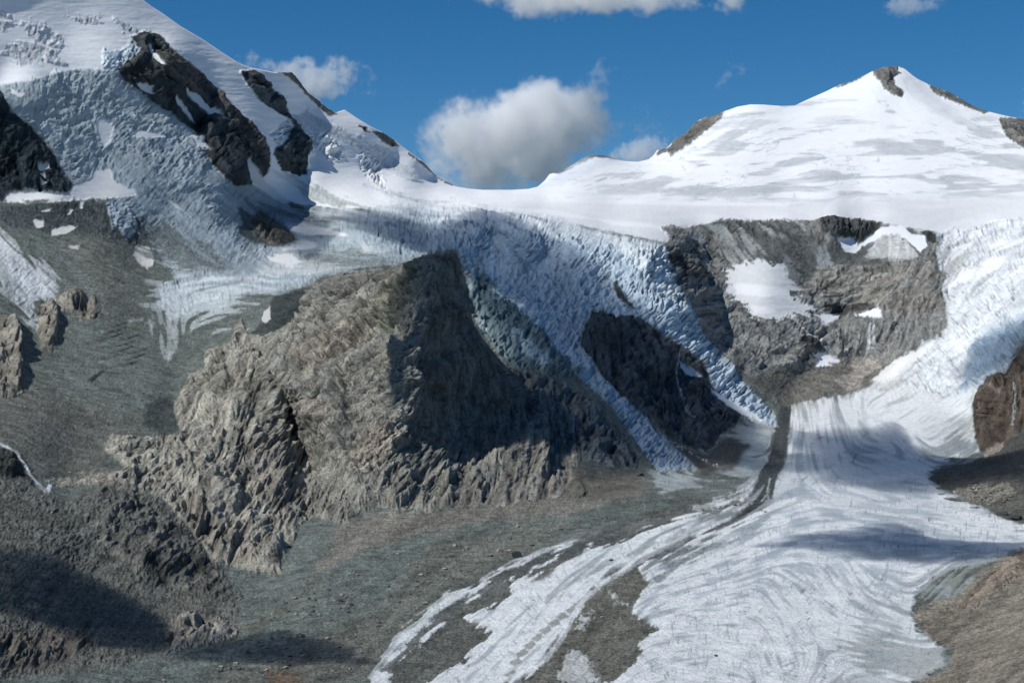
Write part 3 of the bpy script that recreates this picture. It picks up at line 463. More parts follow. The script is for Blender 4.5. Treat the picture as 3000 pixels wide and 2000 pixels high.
# -- right foreground slope
zone([(3300,1430),(2990,1612),(2900,1650),(2848,1684),(2862,1700),(2800,1748),(2700,1768),(2675,1800),(2700,1840),(2725,1870),(2795,1900),(2780,1958),(2700,1990),(2620,2020),(2560,2140),(3300,2140)], (.20,.18,.145), 'D', deb=.8, soft=3, ragged=5, streak=2, obj=ST_('hillside'))
zone([(2850,1690),(2900,1660),(2990,1620),(2960,1680),(2880,1740),(2840,1750),(2800,1750)], (.19,.19,.155), 'D', soft=8, ragged=5, strength=.7)
zone([(2783,1812),(2800,1785),(2840,1735),(2900,1675),(2960,1630),(3060,1560),(3060,1640),(2960,1700),(2900,1745),(2830,1800)], (.29,.24,.19), 'R', rock=.55, soft=3, ragged=4, streak=2, obj=TH('rock_rib','pale tan rock rib slanting across the right foreground slope','rock'))
zone([(2710,1840),(2750,1800),(2830,1770),(2880,1750),(2840,1800),(2780,1830),(2730,1870)], (.17,.15,.115), 'R', rock=.4, soft=8, ragged=8, streak=4, strength=.7)

# -- central rocks
ROCKS = [(880,930),(900,862),(930,832),(1000,806),(1165,783),(1240,748),(1334,738),(1361,816),(1383,932),(1437,1021),(1500,1088),(1560,1085),(1620,1110),(1700,1160),(1750,1200),(1830,1270),(1875,1330),(1860,1372),(1800,1370),(1740,1350),(1700,1340),(1690,1400),(1712,1440),(1650,1455),(1560,1462),(1480,1480),(1400,1482),(1300,1490),(1250,1500),(1100,1482),(1060,1500),(1000,1532),(920,1510),(870,1540),(862,1580),(822,1650),(825,1680),(750,1680),(620,1640),(560,1560),(480,1470),(400,1430),(290,1410),(180,1430),(135,1412),(160,1402),(280,1402),(372,1372),(310,1320),(305,1305),(330,1275),(420,1282),(530,1270),(508,1190),(530,1150),(555,1095),(600,1080),(600,1030),(680,1000),(690,950),(708,938),(730,985),(760,990),(800,980),(830,960)]
zone(ROCKS, TAN, 'R', rock=1.05, soft=3, ragged=5, obj=TH('rock_outcrop','wide pale tan ice-scoured rock slabs spreading left of the tall crag','rock'))
CRAGP = [(740,1010),(830,960),(880,930),(900,862),(930,832),(1000,806),(1165,783),(1240,748),(1334,738),(1361,816),(1383,932),(1437,1021),(1500,1088),(1540,1160),(1560,1300),(1500,1370),(1420,1440),(1300,1490),(1250,1500),(1100,1482),(1060,1500),(1000,1532),(950,1520),(900,1420),(850,1300),(800,1240),(760,1150)]
zone([(1480,1090),(1560,1085),(1620,1110),(1700,1160),(1750,1200),(1830,1270),(1875,1330),(1860,1372),(1800,1370),(1740,1350),(1700,1340),(1640,1330),(1560,1280),(1500,1200)], (.135,.155,.16), 'R', rock=1.1, soft=6, ragged=6, obj=TH('rock_slope','grey cracked rock slope right of the crag, bordered by a narrow ice tongue','rock'))
zone([(1400,1380),(1500,1340),(1560,1290),(1640,1340),(1700,1400),(1715,1440),(1560,1465),(1400,1482),(1290,1490),(1250,1440)], (.215,.205,.18), 'R', rock=.75, soft=8, ragged=8, obj=TH('rock_outcrop','broken brown outcrop at the foot of the crag just above the moraine plain','rock'))
zone([(1640,1340),(1720,1380),(1860,1380),(1900,1440),(1700,1470),(1650,1440),(1690,1400)], (.11,.105,.09), 'D', soft=12, ragged=7, streak=3, strength=.9)
zone([(530,1160),(560,1095),(620,1075),(700,1120),(760,1100),(800,1150),(820,1200),(760,1250),(640,1180),(560,1170)], (.215,.21,.175), 'R', rock=.7, soft=10, ragged=8, strength=.8)
for pl in ([(700,1300),(800,1280),(850,1340),(900,1480),(840,1530),(760,1480),(700,1400)], [(960,1180),(1010,1160),(1040,1230),(980,1260)], [(880,1010),(960,960),(1060,960),(1020,1020),(900,1080)], [(500,1480),(600,1500),(700,1600),(640,1640),(560,1560)]):
    zone(pl, (.17,.155,.135), 'R', rock=1.3, soft=14, ragged=12, coarse=6, streak=6, strength=.7)
zone([(930,832),(1000,806),(1165,783),(1240,748),(1300,742),(1240,800),(1150,830),(1060,860),(960,900),(900,930)], (.135,.125,.108), 'R', rock=1.0, soft=12, ragged=6, streak=5, strength=.85)
zone([(1115,890),(1160,825),(1235,770),(1262,770),(1240,830),(1234,870),(1210,900),(1170,950),(1110,970),(1060,960),(1110,930)], (.135,.13,.062), 'R', rock=.5, deb=.9, soft=12, ragged=9, coarse=4, strength=.85)
vegm = ss(-4, 4, sdist([(1115,890),(1160,825),(1235,770),(1262,770),(1240,830),(1234,870),(1210,900),(1170,950),(1110,970),(1060,960),(1110,930)], PX, PY)+9*n3+6*n2) > .5
zone([(1235,770),(1300,742),(1336,742),(1362,816),(1384,932),(1438,1021),(1502,1088),(1560,1200),(1500,1340),(1300,1330),(1200,1400),(1190,1250),(1225,1180),(1232,1080),(1225,1000),(1190,960),(1236,865),(1242,816)], (.050,.062,.070), 'R', rock=.6, soft=8, ragged=8, strength=.85)  # shade of the crag's right face painted dark and bluish into the rock
for pl in ([(1000,960),(1060,940),(1090,960),(1000,1010),(900,1060),(900,1020)], [(1060,1290),(1130,1250),(1170,1280),(1150,1350),(1080,1370),(1000,1370)], [(240,1390),(330,1400),(420,1440),(380,1450),(280,1420)], [(640,1540),(700,1620),(760,1640),(720,1660)]):
    zone(pl, (.33,.28,.225), 'R', soft=16, ragged=10, streak=6, strength=.6)

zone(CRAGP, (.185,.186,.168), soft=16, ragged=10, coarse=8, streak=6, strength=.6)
zone([(900,900),(940,850),(1010,825),(1160,805),(1230,780),(1225,880),(1190,950),(1200,1100),(1190,1240),(1160,1400),(1080,1450),(1030,1400),(960,1280),(900,1190),(870,1080)], rock=1.55, soft=20, ragged=6)
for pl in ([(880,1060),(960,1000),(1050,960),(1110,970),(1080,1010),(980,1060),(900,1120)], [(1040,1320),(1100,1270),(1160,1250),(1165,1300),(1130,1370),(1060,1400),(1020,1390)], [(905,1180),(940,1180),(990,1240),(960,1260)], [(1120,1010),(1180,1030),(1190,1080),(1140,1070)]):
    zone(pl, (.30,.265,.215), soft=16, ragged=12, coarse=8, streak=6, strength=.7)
# -- small outcrops on the far left, foreground hill
for pl, l in (([(-200,920),(0,925),(28,928),(50,958),(60,1010),(66,1060),(60,1110),(68,1150),(35,1166),(0,1160),(-200,1160)], 'tall pale rock outcrop at the left edge with a black shadow beside it'),
      ([(113,905),(135,875),(165,898),(172,950),(165,990),(150,1032),(125,1025),(110,970)], 'narrow upright pale rock outcrop left of the square one'),
      ([(160,872),(200,855),(262,868),(292,912),(272,932),(232,942),(225,915),(180,918)], 'rounded pale rock outcrop wrapped around a small hollow')):
    zone(pl, (.24,.225,.19), 'R', rock=1.3, soft=2.5, ragged=5, obj=TH('rock_outcrop', l, 'rock'))
zone([(-200,1410),(0,1385),(130,1445),(200,1470),(300,1432),(400,1440),(480,1480),(560,1560),(620,1640),(700,1750),(695,1830),(600,1880),(470,1912),(300,1960),(0,1990),(-200,2010)], (.115,.118,.105), 'D', rock=.40, deb=2.2, soft=8, ragged=8, obj=ST_('foreground_hill'))
zone([(300,1480),(420,1450),(560,1570),(620,1640),(700,1750),(600,1760),(500,1730),(440,1690),(330,1640),(280,1600)], (.13,.13,.117), 'R', rock=.75, deb=1.5, soft=12, ragged=14, coarse=8)
for pl in ([(400,1640),(450,1640),(490,1690),(490,1730),(440,1720)], [(280,1620),(340,1630),(350,1650),(300,1650)], [(200,1690),(240,1680),(230,1700)], [(520,1640),(600,1630),(620,1690),(560,1680)], [(150,1600),(190,1590),(200,1610)]):
    zone(pl, (.04,.043,.042), soft=6, ragged=9, strength=.8)
zone([(480,1860),(500,1810),(560,1790),(640,1810),(700,1840),(680,1870),(560,1895),(490,1910)], (.25,.235,.205), 'R', rock=1.2, soft=6, ragged=9, obj=TH('rock_outcrop','pale low rock outcrop between the shaded hill and the moraine plain','rock'))
zone([(-200,1830),(0,1840),(100,1850),(250,1850),(270,1900),(90,1970),(0,1970),(-200,1980)], (.135,.122,.105), 'R', rock=1.1, soft=10, ragged=10, strength=.9)
zone([(-200,1300),(0,1310),(60,1330),(95,1390),(120,1430),(60,1400),(-200,1380)], (.055,.055,.05), 'R', rock=1.2, soft=4, ragged=5, strength=.95)
zone([(0,1296),(20,1305),(50,1322),(72,1360),(95,1395),(120,1420),(140,1440),(135,1445),(105,1420),(80,1390),(60,1355),(40,1325),(0,1304)], (.62,.65,.66), 'I', soft=1.5, ragged=3, obj=TH('waterfall','white meltwater stream tumbling down past the left edge of the slabs','waterfall'))
zone([(132,1430),(150,1410),(155,1415),(142,1445)], (.62,.64,.65), soft=2, ragged=2)

rim = ic0 = wt[..., 2]; cover = blur(wt[..., 2]+wt[..., 3], 6)
tint(wt[..., 2]*ss(.97, .55, cover)*ss(-.5, .9, n3+.5*licM+.3*licF), (.20,.22,.21), .8)
# -- general colour variation
rk = wt[..., 0]; db = wt[..., 1]; ic = wt[..., 2]; sn = wt[..., 3]
fac = 1+rk*(.20*n2+.22*r3+.22*licS+.10*licF+.15*n1)+db*(.14*n2+.10*licC*ss(1300, 1400, PY)+.08*licM+.16*n3+.16*n4+.02*licF+.16*n1+.10*rng.standard_normal((H, W)))+ic*(.10*licM*(PY < 1150)+.05*n3)+sn*(.02*n2+.012*licM)
speck = rng.random((H, W)); speck = np.where(speck > .97, 1.9, np.where(speck < .05, .45, 1)); fac = fac*(1+(speck-1)*db*.6)
colr = np.clip(colr*np.clip(fac, .35, 1.9)[..., None], .015, .90)
warm = .6*(rk*ss(.1, .9, n2+.4*n1+.3*licC))[..., None]*.35
colr = colr*(1-warm)+colr*np.array([1.12, .98, .84])*warm
cool = (rk*ss(.1, .8, -n2+.3*licM))[..., None]*.35
colr = colr*(1-cool)+colr*np.array([.86, .98, 1.02])*cool
fl = 1-.55*rk*np.maximum(fisS, np.maximum(fisL, fisV))-.30*rk*ss(.2, .9, np.abs(licS-.5) < .12)*0  # shadow lines of the fissures painted into the rock colour
cl = 1-ic*.42*np.maximum(crvX*ss(-.6, .3, n2), crvL)*np.where(icew > .5, ss(-.1, .6, n2+.4*n1)*.8, 1)  # shade inside the crevasses painted into the ice colour
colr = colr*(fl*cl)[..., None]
rust = (rk*ss(.55, .85, fbm(PX/60, PY/60, 4, 91))*ss(0, .6, licM))[..., None]*.5
colr = colr*(1-rust)+colr*np.array([1.35, .92, .65])*rust

# ------------------------------------------------------------------ relief in sheet units
wf1, wf2, wfh = worley(PX/15+.6*n3, PY/19+.6*n2, 5)
wg1, wg2, wgh = worley(PX/7+.5*n4, PY/8.5+.5*n3, 6)
ve1, ve2, veh = worley((PX*DXf-PY*DYf*-1)/70+.4*n2, (PX*-DYf+PY*DXf)/70+.5*n3, 8)
saw = np.clip(licM, -2.2, 2.2); sawC = np.clip(licC, -2, 2)
def facets(s, rot, el, seed, tilt, wx=.5, step=.5):
    """angular blocks: every cell is a plane with its own tilt and height"""
    c_, s_ = math.cos(math.radians(rot)), math.sin(math.radians(rot))
    u = (PX*c_-PY*s_)/s/el+wx*.5*n2+.18*n3; v = (PX*s_+PY*c_)/s+wx*.5*n1+.18*n4
    r = np.random.default_rng(seed); jx, jy, hv, ta, tb = r.random((5, 256, 256)); ta = (ta-.5)*2; tb = (tb-.5)*2
    xi = np.floor(u).astype(int); yi = np.floor(v).astype(int); f1 = np.full(u.shape, 9.); out = np.zeros(u.shape)
    for a in (-1, 0, 1):
        for b in (-1, 0, 1):
            X = (xi+a) & 255; Yy = (yi+b) & 255; du = u-(xi+a+jx[Yy, X]); dv = v-(yi+b+jy[Yy, X]); d = du*du+dv*dv
            m = d < f1; f1 = np.where(m, d, f1); out = np.where(m, (ta[Yy, X]*du*el+tb[Yy, X]*dv)*tilt+(hv[Yy, X]-.5)*step, out)
    return out*s
fA = facets(95, 35, 1.7, 201, .42, .8, .35); fB = facets(38, 38, 1.9, 202, .5, .7, .30); fC = facets(15, 30, 1.8, 203, .55, .6, .28); fD = facets(7, 45, 1.6, 204, .6, .6, .25); fV = facets(30, 84, 2.4, 205, .45, .8, .3)
def ledge(a, k=1.6): return np.tanh(k*a)+.25*a
vg1, vg2, vgh = worley(PX/34+.5*n2+.3*n3, PY/44+.5*n1+.4*n3, 9)
def steps(a, ts, k=7): return sum(np.tanh(k*(a-t)) for t in ts)
rock_h = 8*r1+.50*blur(fA, 1.2)+.50*blur(fB, .8)*(.75+.5*n1)+.22*blur(fV, .8)+.5*blur(fC, .5)+.45*fD+2*r2+1.9*steps(licT, (-1, 0, 1), 5)+1.15*steps(licS, (-1.1, -.3, .5, 1.3))*(.8+.5*n2)+.55*ledge(licR2, 2.)+.5*n4-3.2*fisS-6*fisL-4*fisV
cm = np.clip(.75+.9*n2+.5*n1, .15, 1.6)
crev_h = .16*blur(fA, 1.5)+.16*blur(fB, 1.)*cm+cm*.9*(-2.2*ss(.2, 0, wf2-wf1)*ss(-.3, .4, n3)+2.4*(wfh-.5)-1.3*ss(.2, 0, wg2-wg1)+1.2*(wgh-.5)+1.3*licX+.7*licM+.5*licR2+.6*blur(fC, .6)+.7*blur(fD, .5)-3.0*crvX-5*crvL)+2.6*r2+1.0*r3
deb_h = .7*n3+.9*n4+1.6*n2+.03*licF+1.6*ss(.3, 0, wg1)*(wgh > .75)+1.0*ss(.25, 0, wf1)*(wfh > .85)+.8*r3+.12*blur(fC, .8)+.22*blur(fD, .7)
amp = np.stack([blur(amp[..., k], 1.2) for k in range(3)], -1)
amp[..., 0] *= .42+.58*ss(.55, .97, blur(rk, 8))
flat_ice = np.clip(ic*ss(1150, 1200, PY)*ss(.7, .45, amp[..., 1])+sn*.95, 0, 1)
nG = fbm(PX/26, PY/6, 4, 301); nH = fbm(PX/90+.3*n1, PY/16, 4, 311)
relief = amp[..., 0]*rock_h+amp[..., 1]*crev_h*(1-.88*flat_ice)+amp[..., 2]*deb_h+flat_ice*(.55*nG+1.3*nH)
relief += (ic*ss(1150, 1250, PY))*(.12*licM+.35*sawC+.10*licF-.5*ss(.07, 0, wg2-wg1)*ss(-.1, .6, n2)+.3*nG-1.1*crvX*ss(.1, .7, n2+.3*n1)-1.4*crvL*ss(0, .6, n1))
relief += 7*ss(.15, .9, blur(rk*(amp[..., 0] > .6), 3))
relief += sn*(.25*licC+.6*n1)+db*ss(1350, 1450, PY)*(.8*licC+1.8*n2)*.7+3.0*ss(.2, .9, blur(ic*(PY > 1400), 2.0))
def rib(pts, h, wl, wr, taper=True):
    """a traced buttress: rises gently from the left, breaks off steeply on the right"""
    global relief
    p = np.array(pts, float); m = 3*max(wl, wr)
    i0 = max(int((p[:, 0].min()-m-X0)/ST), 0); i1 = min(int((p[:, 0].max()+m-X0)/ST)+1, W)
    j0 = max(int((p[:, 1].min()-m-Y0)/ST), 0); j1 = min(int((p[:, 1].max()+m-Y0)/ST)+1, H)
    s = (slice(j0, j1), slice(i0, i1)); x = PX[s]+9*n3[s]+14*n2[s]; y = PY[s]+8*n3[s]
    best = np.full(x.shape, 1e9); side = np.zeros(x.shape); tt = np.zeros(x.shape); n = len(p)-1
    for k in range(n):
        a, b = p[k], p[k+1]; e = b-a; L = e@e; t = np.clip(((x-a[0])*e[0]+(y-a[1])*e[1])/L, 0, 1)
        d = np.hypot(x-a[0]-t*e[0], y-a[1]-t*e[1]); sd = np.sign((x-a[0])*e[1]-(y-a[1])*e[0])
        mm = d < best; best = np.where(mm, d, best); side = np.where(mm, sd, side); tt = np.where(mm, (k+t)/n, tt)
    wd = np.where(side > 0, wr, wl); v = h*np.exp(-(best/wd)**1.5)
    if taper: v = v*ss(0, .12, tt)*ss(1, .9, tt)
    relief[s] += v
for a in ([[(760,1105),(800,1190),(822,1290),(812,1390)],26,70,14], [[(905,1160),(955,1240),(1000,1310),(1040,1390),(1075,1500)],24,60,14], [[(880,1290),(860,1380),(850,1470)],12,40,10],
          [[(640,1080),(662,1110),(655,1180)],14,60,7], [[(700,1010),(770,1080),(790,1120)],14,45,10], [[(560,1170),(640,1180),(720,1220),(745,1300)],12,50,10],
          [[(930,850),(900,960),(880,1060),(905,1170)],14,50,9], [[(1030,880),(1010,1000),(985,1100),(960,1180)],9,50,8], [[(1210,1020),(1235,1090),(1225,1140)],12,30,9],
          [[(1275,1325),(1300,1400),(1325,1480)],22,34,12], [[(1370,1365),(1400,1420),(1410,1470)],16,26,10], [[(1200,1385),(1225,1440),(1248,1495)],15,30,10], [[(1570,1270),(1590,1340),(1600,1420)],18,50,12], [[(1680,1400),(1705,1430),(1715,1450)],10,26,8],
          [[(1130,1230),(1160,1330),(1180,1420)],9,40,10], [[(560,1340),(660,1450),(760,1560),(850,1640)],12,50,14], [[(420,1420),(540,1500),(620,1600),(660,1670)],10,50,12], [[(690,1400),(700,1500),(760,1600)],9,30,8],
          [[(1600,1100),(1640,1180),(1700,1280)],12,25,9], [[(1680,1160),(1740,1240),(1780,1330)],12,25,9], [[(1560,1110),(1600,1220),(1640,1320)],10,25,9],
          [[(1740,930),(1760,1000),(1800,1080)],14,30,16], [[(1880,960),(1900,1100),(1960,1220)],10,50,20], [[(2010,1120),(2060,1200),(2090,1290)],10,30,12],
          [[(440,110),(560,250),(640,350),(760,520)],10,60,30], [[(300,1480),(420,1560),(520,1640),(560,1760)],9,60,18], [[(330,1600),(420,1650),(470,1720)],10,40,10], [[(0,1700),(150,1720),(260,1800)],8,60,20],
          [[(2010,740),(2050,860),(2120,1000),(2190,1080)],12,50,20], [[(2560,800),(2480,860),(2420,900)],8,40,12], [[(2700,860),(2720,940),(2690,1010)],10,40,16], [[(2640,830),(2600,900),(2610,980)],8,30,12],
          [[(30,930),(55,1000),(60,1140)],26,40,10], [[(140,880),(165,940),(155,1020)],18,24,8], [[(200,860),(270,880),(285,930)],12,30,10], [[(2895,1140),(2905,1230),(2890,1310)],10,30,14], [[(860,380),(895,440),(895,500)],14,40,12],
          [[(1830,830),(1850,880)],-6,8,8]):
    rib(*a)

# ------------------------------------------------------------------ distances
BASE = [(-160,-430,5300),(0,-330,5500),(200,-150,5800),(415,0,6200),(600,120,6600),(700,188,6800),(850,212,7400),(985,330,7800),(1100,380,8000),(1235,470,8400),(1325,541,8800),(1500,556,9000),(1600,515,9100),(1745,453,9300),(1900,468,9250),(2000,400,9100),(2100,335,9000),(2200,306,8900),(2370,290,9000),(2500,237,9050),(2630,196,9050),(2800,285,8900),(3000,350,8600),(3160,380,8400),
 (0,0,4950),(200,100,5200),(100,200,4800),(330,200,5150),(0,120,4800),(-160,0,4700),(300,20,5700),(450,120,5850),(550,230,5900),(700,350,6200),(800,440,6500),(870,330,7350),(780,260,7000),(850,500,6750),(760,560,6100),(930,530,6800),
 (380,230,5250),(450,300,5350),(560,380,5500),(640,450,5500),(720,520,5500),(500,200,5600),
 (0,250,4700),(200,320,4800),(350,350,4950),(150,430,4600),(300,480,4750),(450,450,4900),(560,500,4950),(650,620,4900),(500,620,4750),(350,580,4600),(700,720,4750),(760,780,4600),
 (0,290,4560),(0,570,4400),(100,420,4570),(180,560,4450),(-160,560,4300),(-160,290,4450),
 (0,650,4250),(200,650,4380),(340,660,4450),(0,760,3900),(150,850,3800),(250,750,4150),(400,760,4350),(450,880,4000),(300,880,3780),(-160,900,3400),(0,900,3500),(60,1000,3300),(170,930,3600),
 (600,800,4350),(560,900,4000),(700,860,4100),(800,900,3900),(500,1000,3650),(350,1050,3380),(200,1050,3280),(100,1100,3050),(450,1150,3150),(520,1180,3150),(300,1200,2950),(100,1250,2650),(300,1290,2780),(-160,1200,2600),(0,1350,2330),(400,1300,2800),
 (840,610,6200),(950,590,6500),(1000,612,6150),(860,700,5200),(950,740,4900),(1050,660,5250),(1150,612,6000),(1150,770,4650),(850,800,4450),(950,850,4200),(1100,900,4250),(1250,900,4300),(1100,1100,3700),(1250,1100,3800),(1000,1000,3750),(900,950,3900),
 (1000,500,7250),(1150,500,7950),(1100,560,7050),(1250,575,7500),(1250,530,8300),(900,420,7200),(960,380,7500),
 (1400,613,5750),(1500,618,5600),(1600,645,5400),(1700,672,5300),(1850,695,5250),(1950,712,5300),(1400,580,7700),(1600,585,7300),(1800,590,7100),(1600,620,6100),(1800,640,6000),(1750,500,8700),(1900,520,8300),(1950,640,6150),
 (2100,560,7300),(2100,480,8000),(2100,400,8600),(2300,560,7300),(2300,450,8100),(2300,360,8650),(2500,560,7200),(2500,450,8000),(2500,340,8650),(2630,300,8750),(2700,450,7900),(2700,560,7100),(2900,500,7500),(2900,620,6700),(2850,400,8200),(3100,500,7300),(3100,620,6500),
 (2100,640,6350),(2300,640,6350),(2450,630,6400),(2600,650,6450),(2740,675,6400),
 (1450,700,5150),(1600,750,5000),(1800,780,4950),(1950,780,5050),(1400,800,4800),(1500,850,4700),(1600,900,4620),(1700,880,4700),(1850,870,4800),(2000,900,4900),(1450,900,4500),(1500,1000,4200),(1600,1000,4350),(1700,1020,4400),
 (1800,1000,4420),(1900,1000,4600),(1850,1100,4250),(1950,1120,4350),(2050,1060,4720),(2100,1150,4550),(2000,1250,4050),(2100,1280,4080),(2200,1200,4600),(2200,1250,4400),(1800,1200,3950),(1700,1120,4050),(1600,1100,3950),(1900,1300,3800),(2000,1350,3650),(1500,1150,3700),
 (1600,1200,3640),(1700,1250,3620),(1800,1320,3550),(1500,1250,3420),(1600,1320,3380),(1700,1380,3200),(1850,1380,3280),(1500,1350,3080),(1400,1400,2930),(1550,1440,2850),(1300,1440,2800),(1700,1450,2850),
 (2050,700,6000),(2050,800,5650),(2100,900,5450),(2100,1000,5250),(2200,1080,5100),(2200,950,5450),(2250,760,5900),(2250,860,5650),(2350,720,6100),(2350,830,5900),(2350,930,5650),(2350,1000,5500),(2300,1100,5250),(2500,680,6350),(2500,760,6150),(2480,800,5980),(2500,880,5900),(2500,925,5850),(2510,940,5720),(2500,1000,5650),(2500,1050,5580),(2450,1110,5350),(2400,1160,5100),(2600,720,6250),(2650,780,6050),(2620,860,5850),(2600,930,5750),(2600,1000,5600),(2700,850,5850),(2700,950,5700),(2740,780,6000),(2560,1080,5500),
 (2800,720,6250),(2950,720,6100),(2800,850,5850),(2950,850,5600),(2850,930,5400),(2780,980,5450),(2700,1050,5350),(3000,930,5100),(3100,800,5500),(3160,900,5000),(2900,1020,5000),(2850,1100,4850),(2800,1180,4600),(2620,1130,5150),(2700,1150,4850),(2500,1170,5050),
 (2960,1060,4600),(2890,1130,4380),(2920,1200,4230),(2880,1310,3930),(3000,1100,4350),(3000,1250,3950),(3100,1050,4350),(3100,1250,3700),(2950,1300,3720),
 (2400,1250,4350),(2600,1250,4300),(2750,1250,4250),(2820,1300,3980),(2330,1250,4330),(2320,1185,5000),(2290,1300,3900),(2600,1300,3850),(2500,1350,3430),(2250,1400,3070),(2700,1380,3180),(2400,1450,2780),(2200,1480,2640),(2100,1420,2960),(2000,1480,2620),(1900,1420,2950),(2150,1340,3480),(2600,1450,2790),(2750,1430,2900),
 (2800,1400,2960),(2900,1380,2900),(3000,1350,2950),(3100,1330,2900),(2850,1470,2640),(2950,1450,2600),(3100,1450,2450),(2900,1510,2480),(3050,1540,2350),
 (2500,1520,2450),(2800,1540,2380),(2300,1550,2320),(2600,1600,2150),(2900,1610,2130),(2200,1650,2030),(2400,1700,1900),(2650,1700,1900),(2000,1600,2170),(1800,1600,2170),(1600,1600,2180),(1900,1700,1890),(1700,1700,1890),(2100,1800,1690),(2300,1850,1600),(2550,1800,1690),(2660,1800,1690),(1900,1800,1685),(1650,1800,1690),(1500,1800,1700),(1900,1950,1450),(2200,2000,1395),(2600,2000,1400),(1500,1700,1900),(1400,1900,1540),(1600,1950,1450),(1300,2000,1400),(1700,2100,1270),(2300,2120,1245),(1000,2100,1270),
 (2990,1612,2110),(2860,1700,1890),(2900,1700,1850),(3000,1650,1950),(3100,1600,1980),(3160,1700,1650),(3000,1800,1560),(2850,1800,1660),(2720,1850,1600),(2900,1900,1400),(2790,1900,1480),(3000,1950,1230),(2800,2000,1300),(2700,2000,1370),(3100,2000,1080),(2900,2100,1120),(3160,2100,960),(2700,2120,1230),
 (1500,1550,2370),(1300,1600,2190),(1100,1600,2190),(1250,1520,2480),(1050,1540,2430),(1500,1480,2660),(1700,1520,2450),(1000,1700,1910),(1200,1750,1790),(900,1650,2060),(850,1720,1890),(900,1850,1620),(1100,1850,1610),(700,1950,1450),(1000,1980,1420),(500,2000,1360),(600,2100,1230),(300,2100,1130),
 (1180,1490,2620),(900,1530,2480),(840,1600,2250),(780,1690,2010),(880,1420,2750),(900,1300,3150),(850,1200,3300),(750,1050,3450),(800,1000,3560),(1000,1400,2900),(1100,1350,3050),(1000,1200,3400),
 (700,950,3800),(650,1020,3560),(560,1110,3330),(700,1130,3180),(620,1200,3030),(540,1260,2920),(760,1250,2960),(700,1350,2780),(600,1320,2780),(500,1330,2760),(800,1400,2720),(760,1500,2500),(650,1450,2520),(550,1420,2580),(420,1400,2560),(330,1380,2560),(200,1420,2400),(600,1560,2270),(700,1640,2150),(500,1500,2370),(640,1680,2010),
 (380,1480,2330),(280,1440,2330),(150,1450,2230),(0,1430,2150),(-160,1420,2050),(300,1560,2080),(450,1600,2060),(150,1550,1980),(0,1550,1900),(550,1700,1960),(600,1780,1770),(400,1700,1870),(250,1680,1850),(450,1790,1740),(650,1850,1640),(550,1880,1560),(450,1900,1510),(300,1800,1660),(150,1700,1730),(0,1700,1660),(-160,1650,1600),(150,1850,1520),(0,1850,1430),(300,1920,1450),(100,1960,1330),(0,2000,1230),(-160,1950,1200),(-160,2100,980),(100,2100,1080)]
BASE = [(x, y, d if d < 5000 else 5000+(d-5000)*float(np.interp(x, (1500, 2100), (.60, .72)))) for x, y, d in BASE]
def tps(pts, lam=5e-2):
    P = np.array(pts, float); xy = P[:, :2]/1000; q = 1000/P[:, 2]; n = len(P)
    def K(a, b):
        r2 = ((a[:, None]-b[None])**2).sum(-1); return .5*r2*np.log(r2+1e-12)
    A = np.zeros((n+3, n+3)); A[:n, :n] = K(xy, xy)+lam*1e-2*np.eye(n); A[:n, n] = 1; A[:n, n+1:] = xy; A[n:, :n] = A[:n, n:].T
    s = np.linalg.solve(A, np.r_[q, 0, 0, 0])
    def ev(x, y):
        sh = np.shape(x); z = np.c_[np.ravel(x), np.ravel(y)]/1000; out = np.empty(len(z))
        for i in range(0, len(z), 4000): out[i:i+4000] = K(z[i:i+4000], xy)@s[:n]+s[n]+z[i:i+4000]@s[n+1:]
        return 1000/np.clip(out, .09, 1.3).reshape(sh)
    return ev
fb = tps(BASE)
c16x = np.arange(X0, X0+ST*W+16, 16.); c16y = np.arange(Y0, Y0+ST*H+16, 16.)
aX, aY = np.meshgrid(c16x, c16y)
_q = 1/fb(aX, aY)
cgx, cgy = c16x, c16y
YB = 1/blur(upsample(_q, 16., 16.), 3)
CR = [(1290,744,3330),(1334,742,3470),(1267,767,3270),(1242,816,3220),(1236,865,3180),(1213,896,3140),(1190,950,3090),(1205,1012,3040),(1228,1080,3000),(1209,1191,2930),(1178,1249,2890),(1173,1325,2840),(1173,1400,2770),(1180,1480,2600),
 (1361,816,3560),(1345,900,3430),(1383,932,3560),(1300,1000,3230),(1400,1000,3460),(1437,1021,3560),(1300,1100,3190),(1400,1130,3390),(1500,1090,3660),(1500,1200,3520),(1300,1250,3110),(1400,1300,3240),(1280,1350,2920),(1500,1330,3230),(1380,1390,2920),(1550,1250,3500),(1580,1350,3260),(1300,1440,2780),(1420,1460,2760),
 (1165,785,3430),(1100,800,3470),(1000,808,3540),(930,834,3600),(900,862,3620),(1150,860,3260),(1050,880,3350),(960,900,3450),(1100,950,3180),(1000,980,3240),(900,980,3400),(830,965,3560),(1100,1080,3040),(1000,1100,3090),(900,1100,3180),(820,1080,3300),(760,1050,3440),(1100,1200,2950),(1000,1230,2970),(920,1230,3040),(860,1200,3180),(800,1160,3250),(1090,1330,2830),(1020,1350,2840),(960,1350,2880),(900,1330,2990),(1100,1430,2700),(1020,1480,2620),(950,1450,2720),(900,1450,2750),(980,1520,2500),
 (740,980,3650),(700,1100,3400),(850,1300,3150),(870,1400,2900),(900,1500,2600),(1000,1560,2420),(1180,1520,2530),(1400,1500,2680)]
fc = tps(CR, 1e-4)
_q = 1/fc(aX, aY)
YC = 1/blur(upsample(_q, 16., 16.), 1.5)

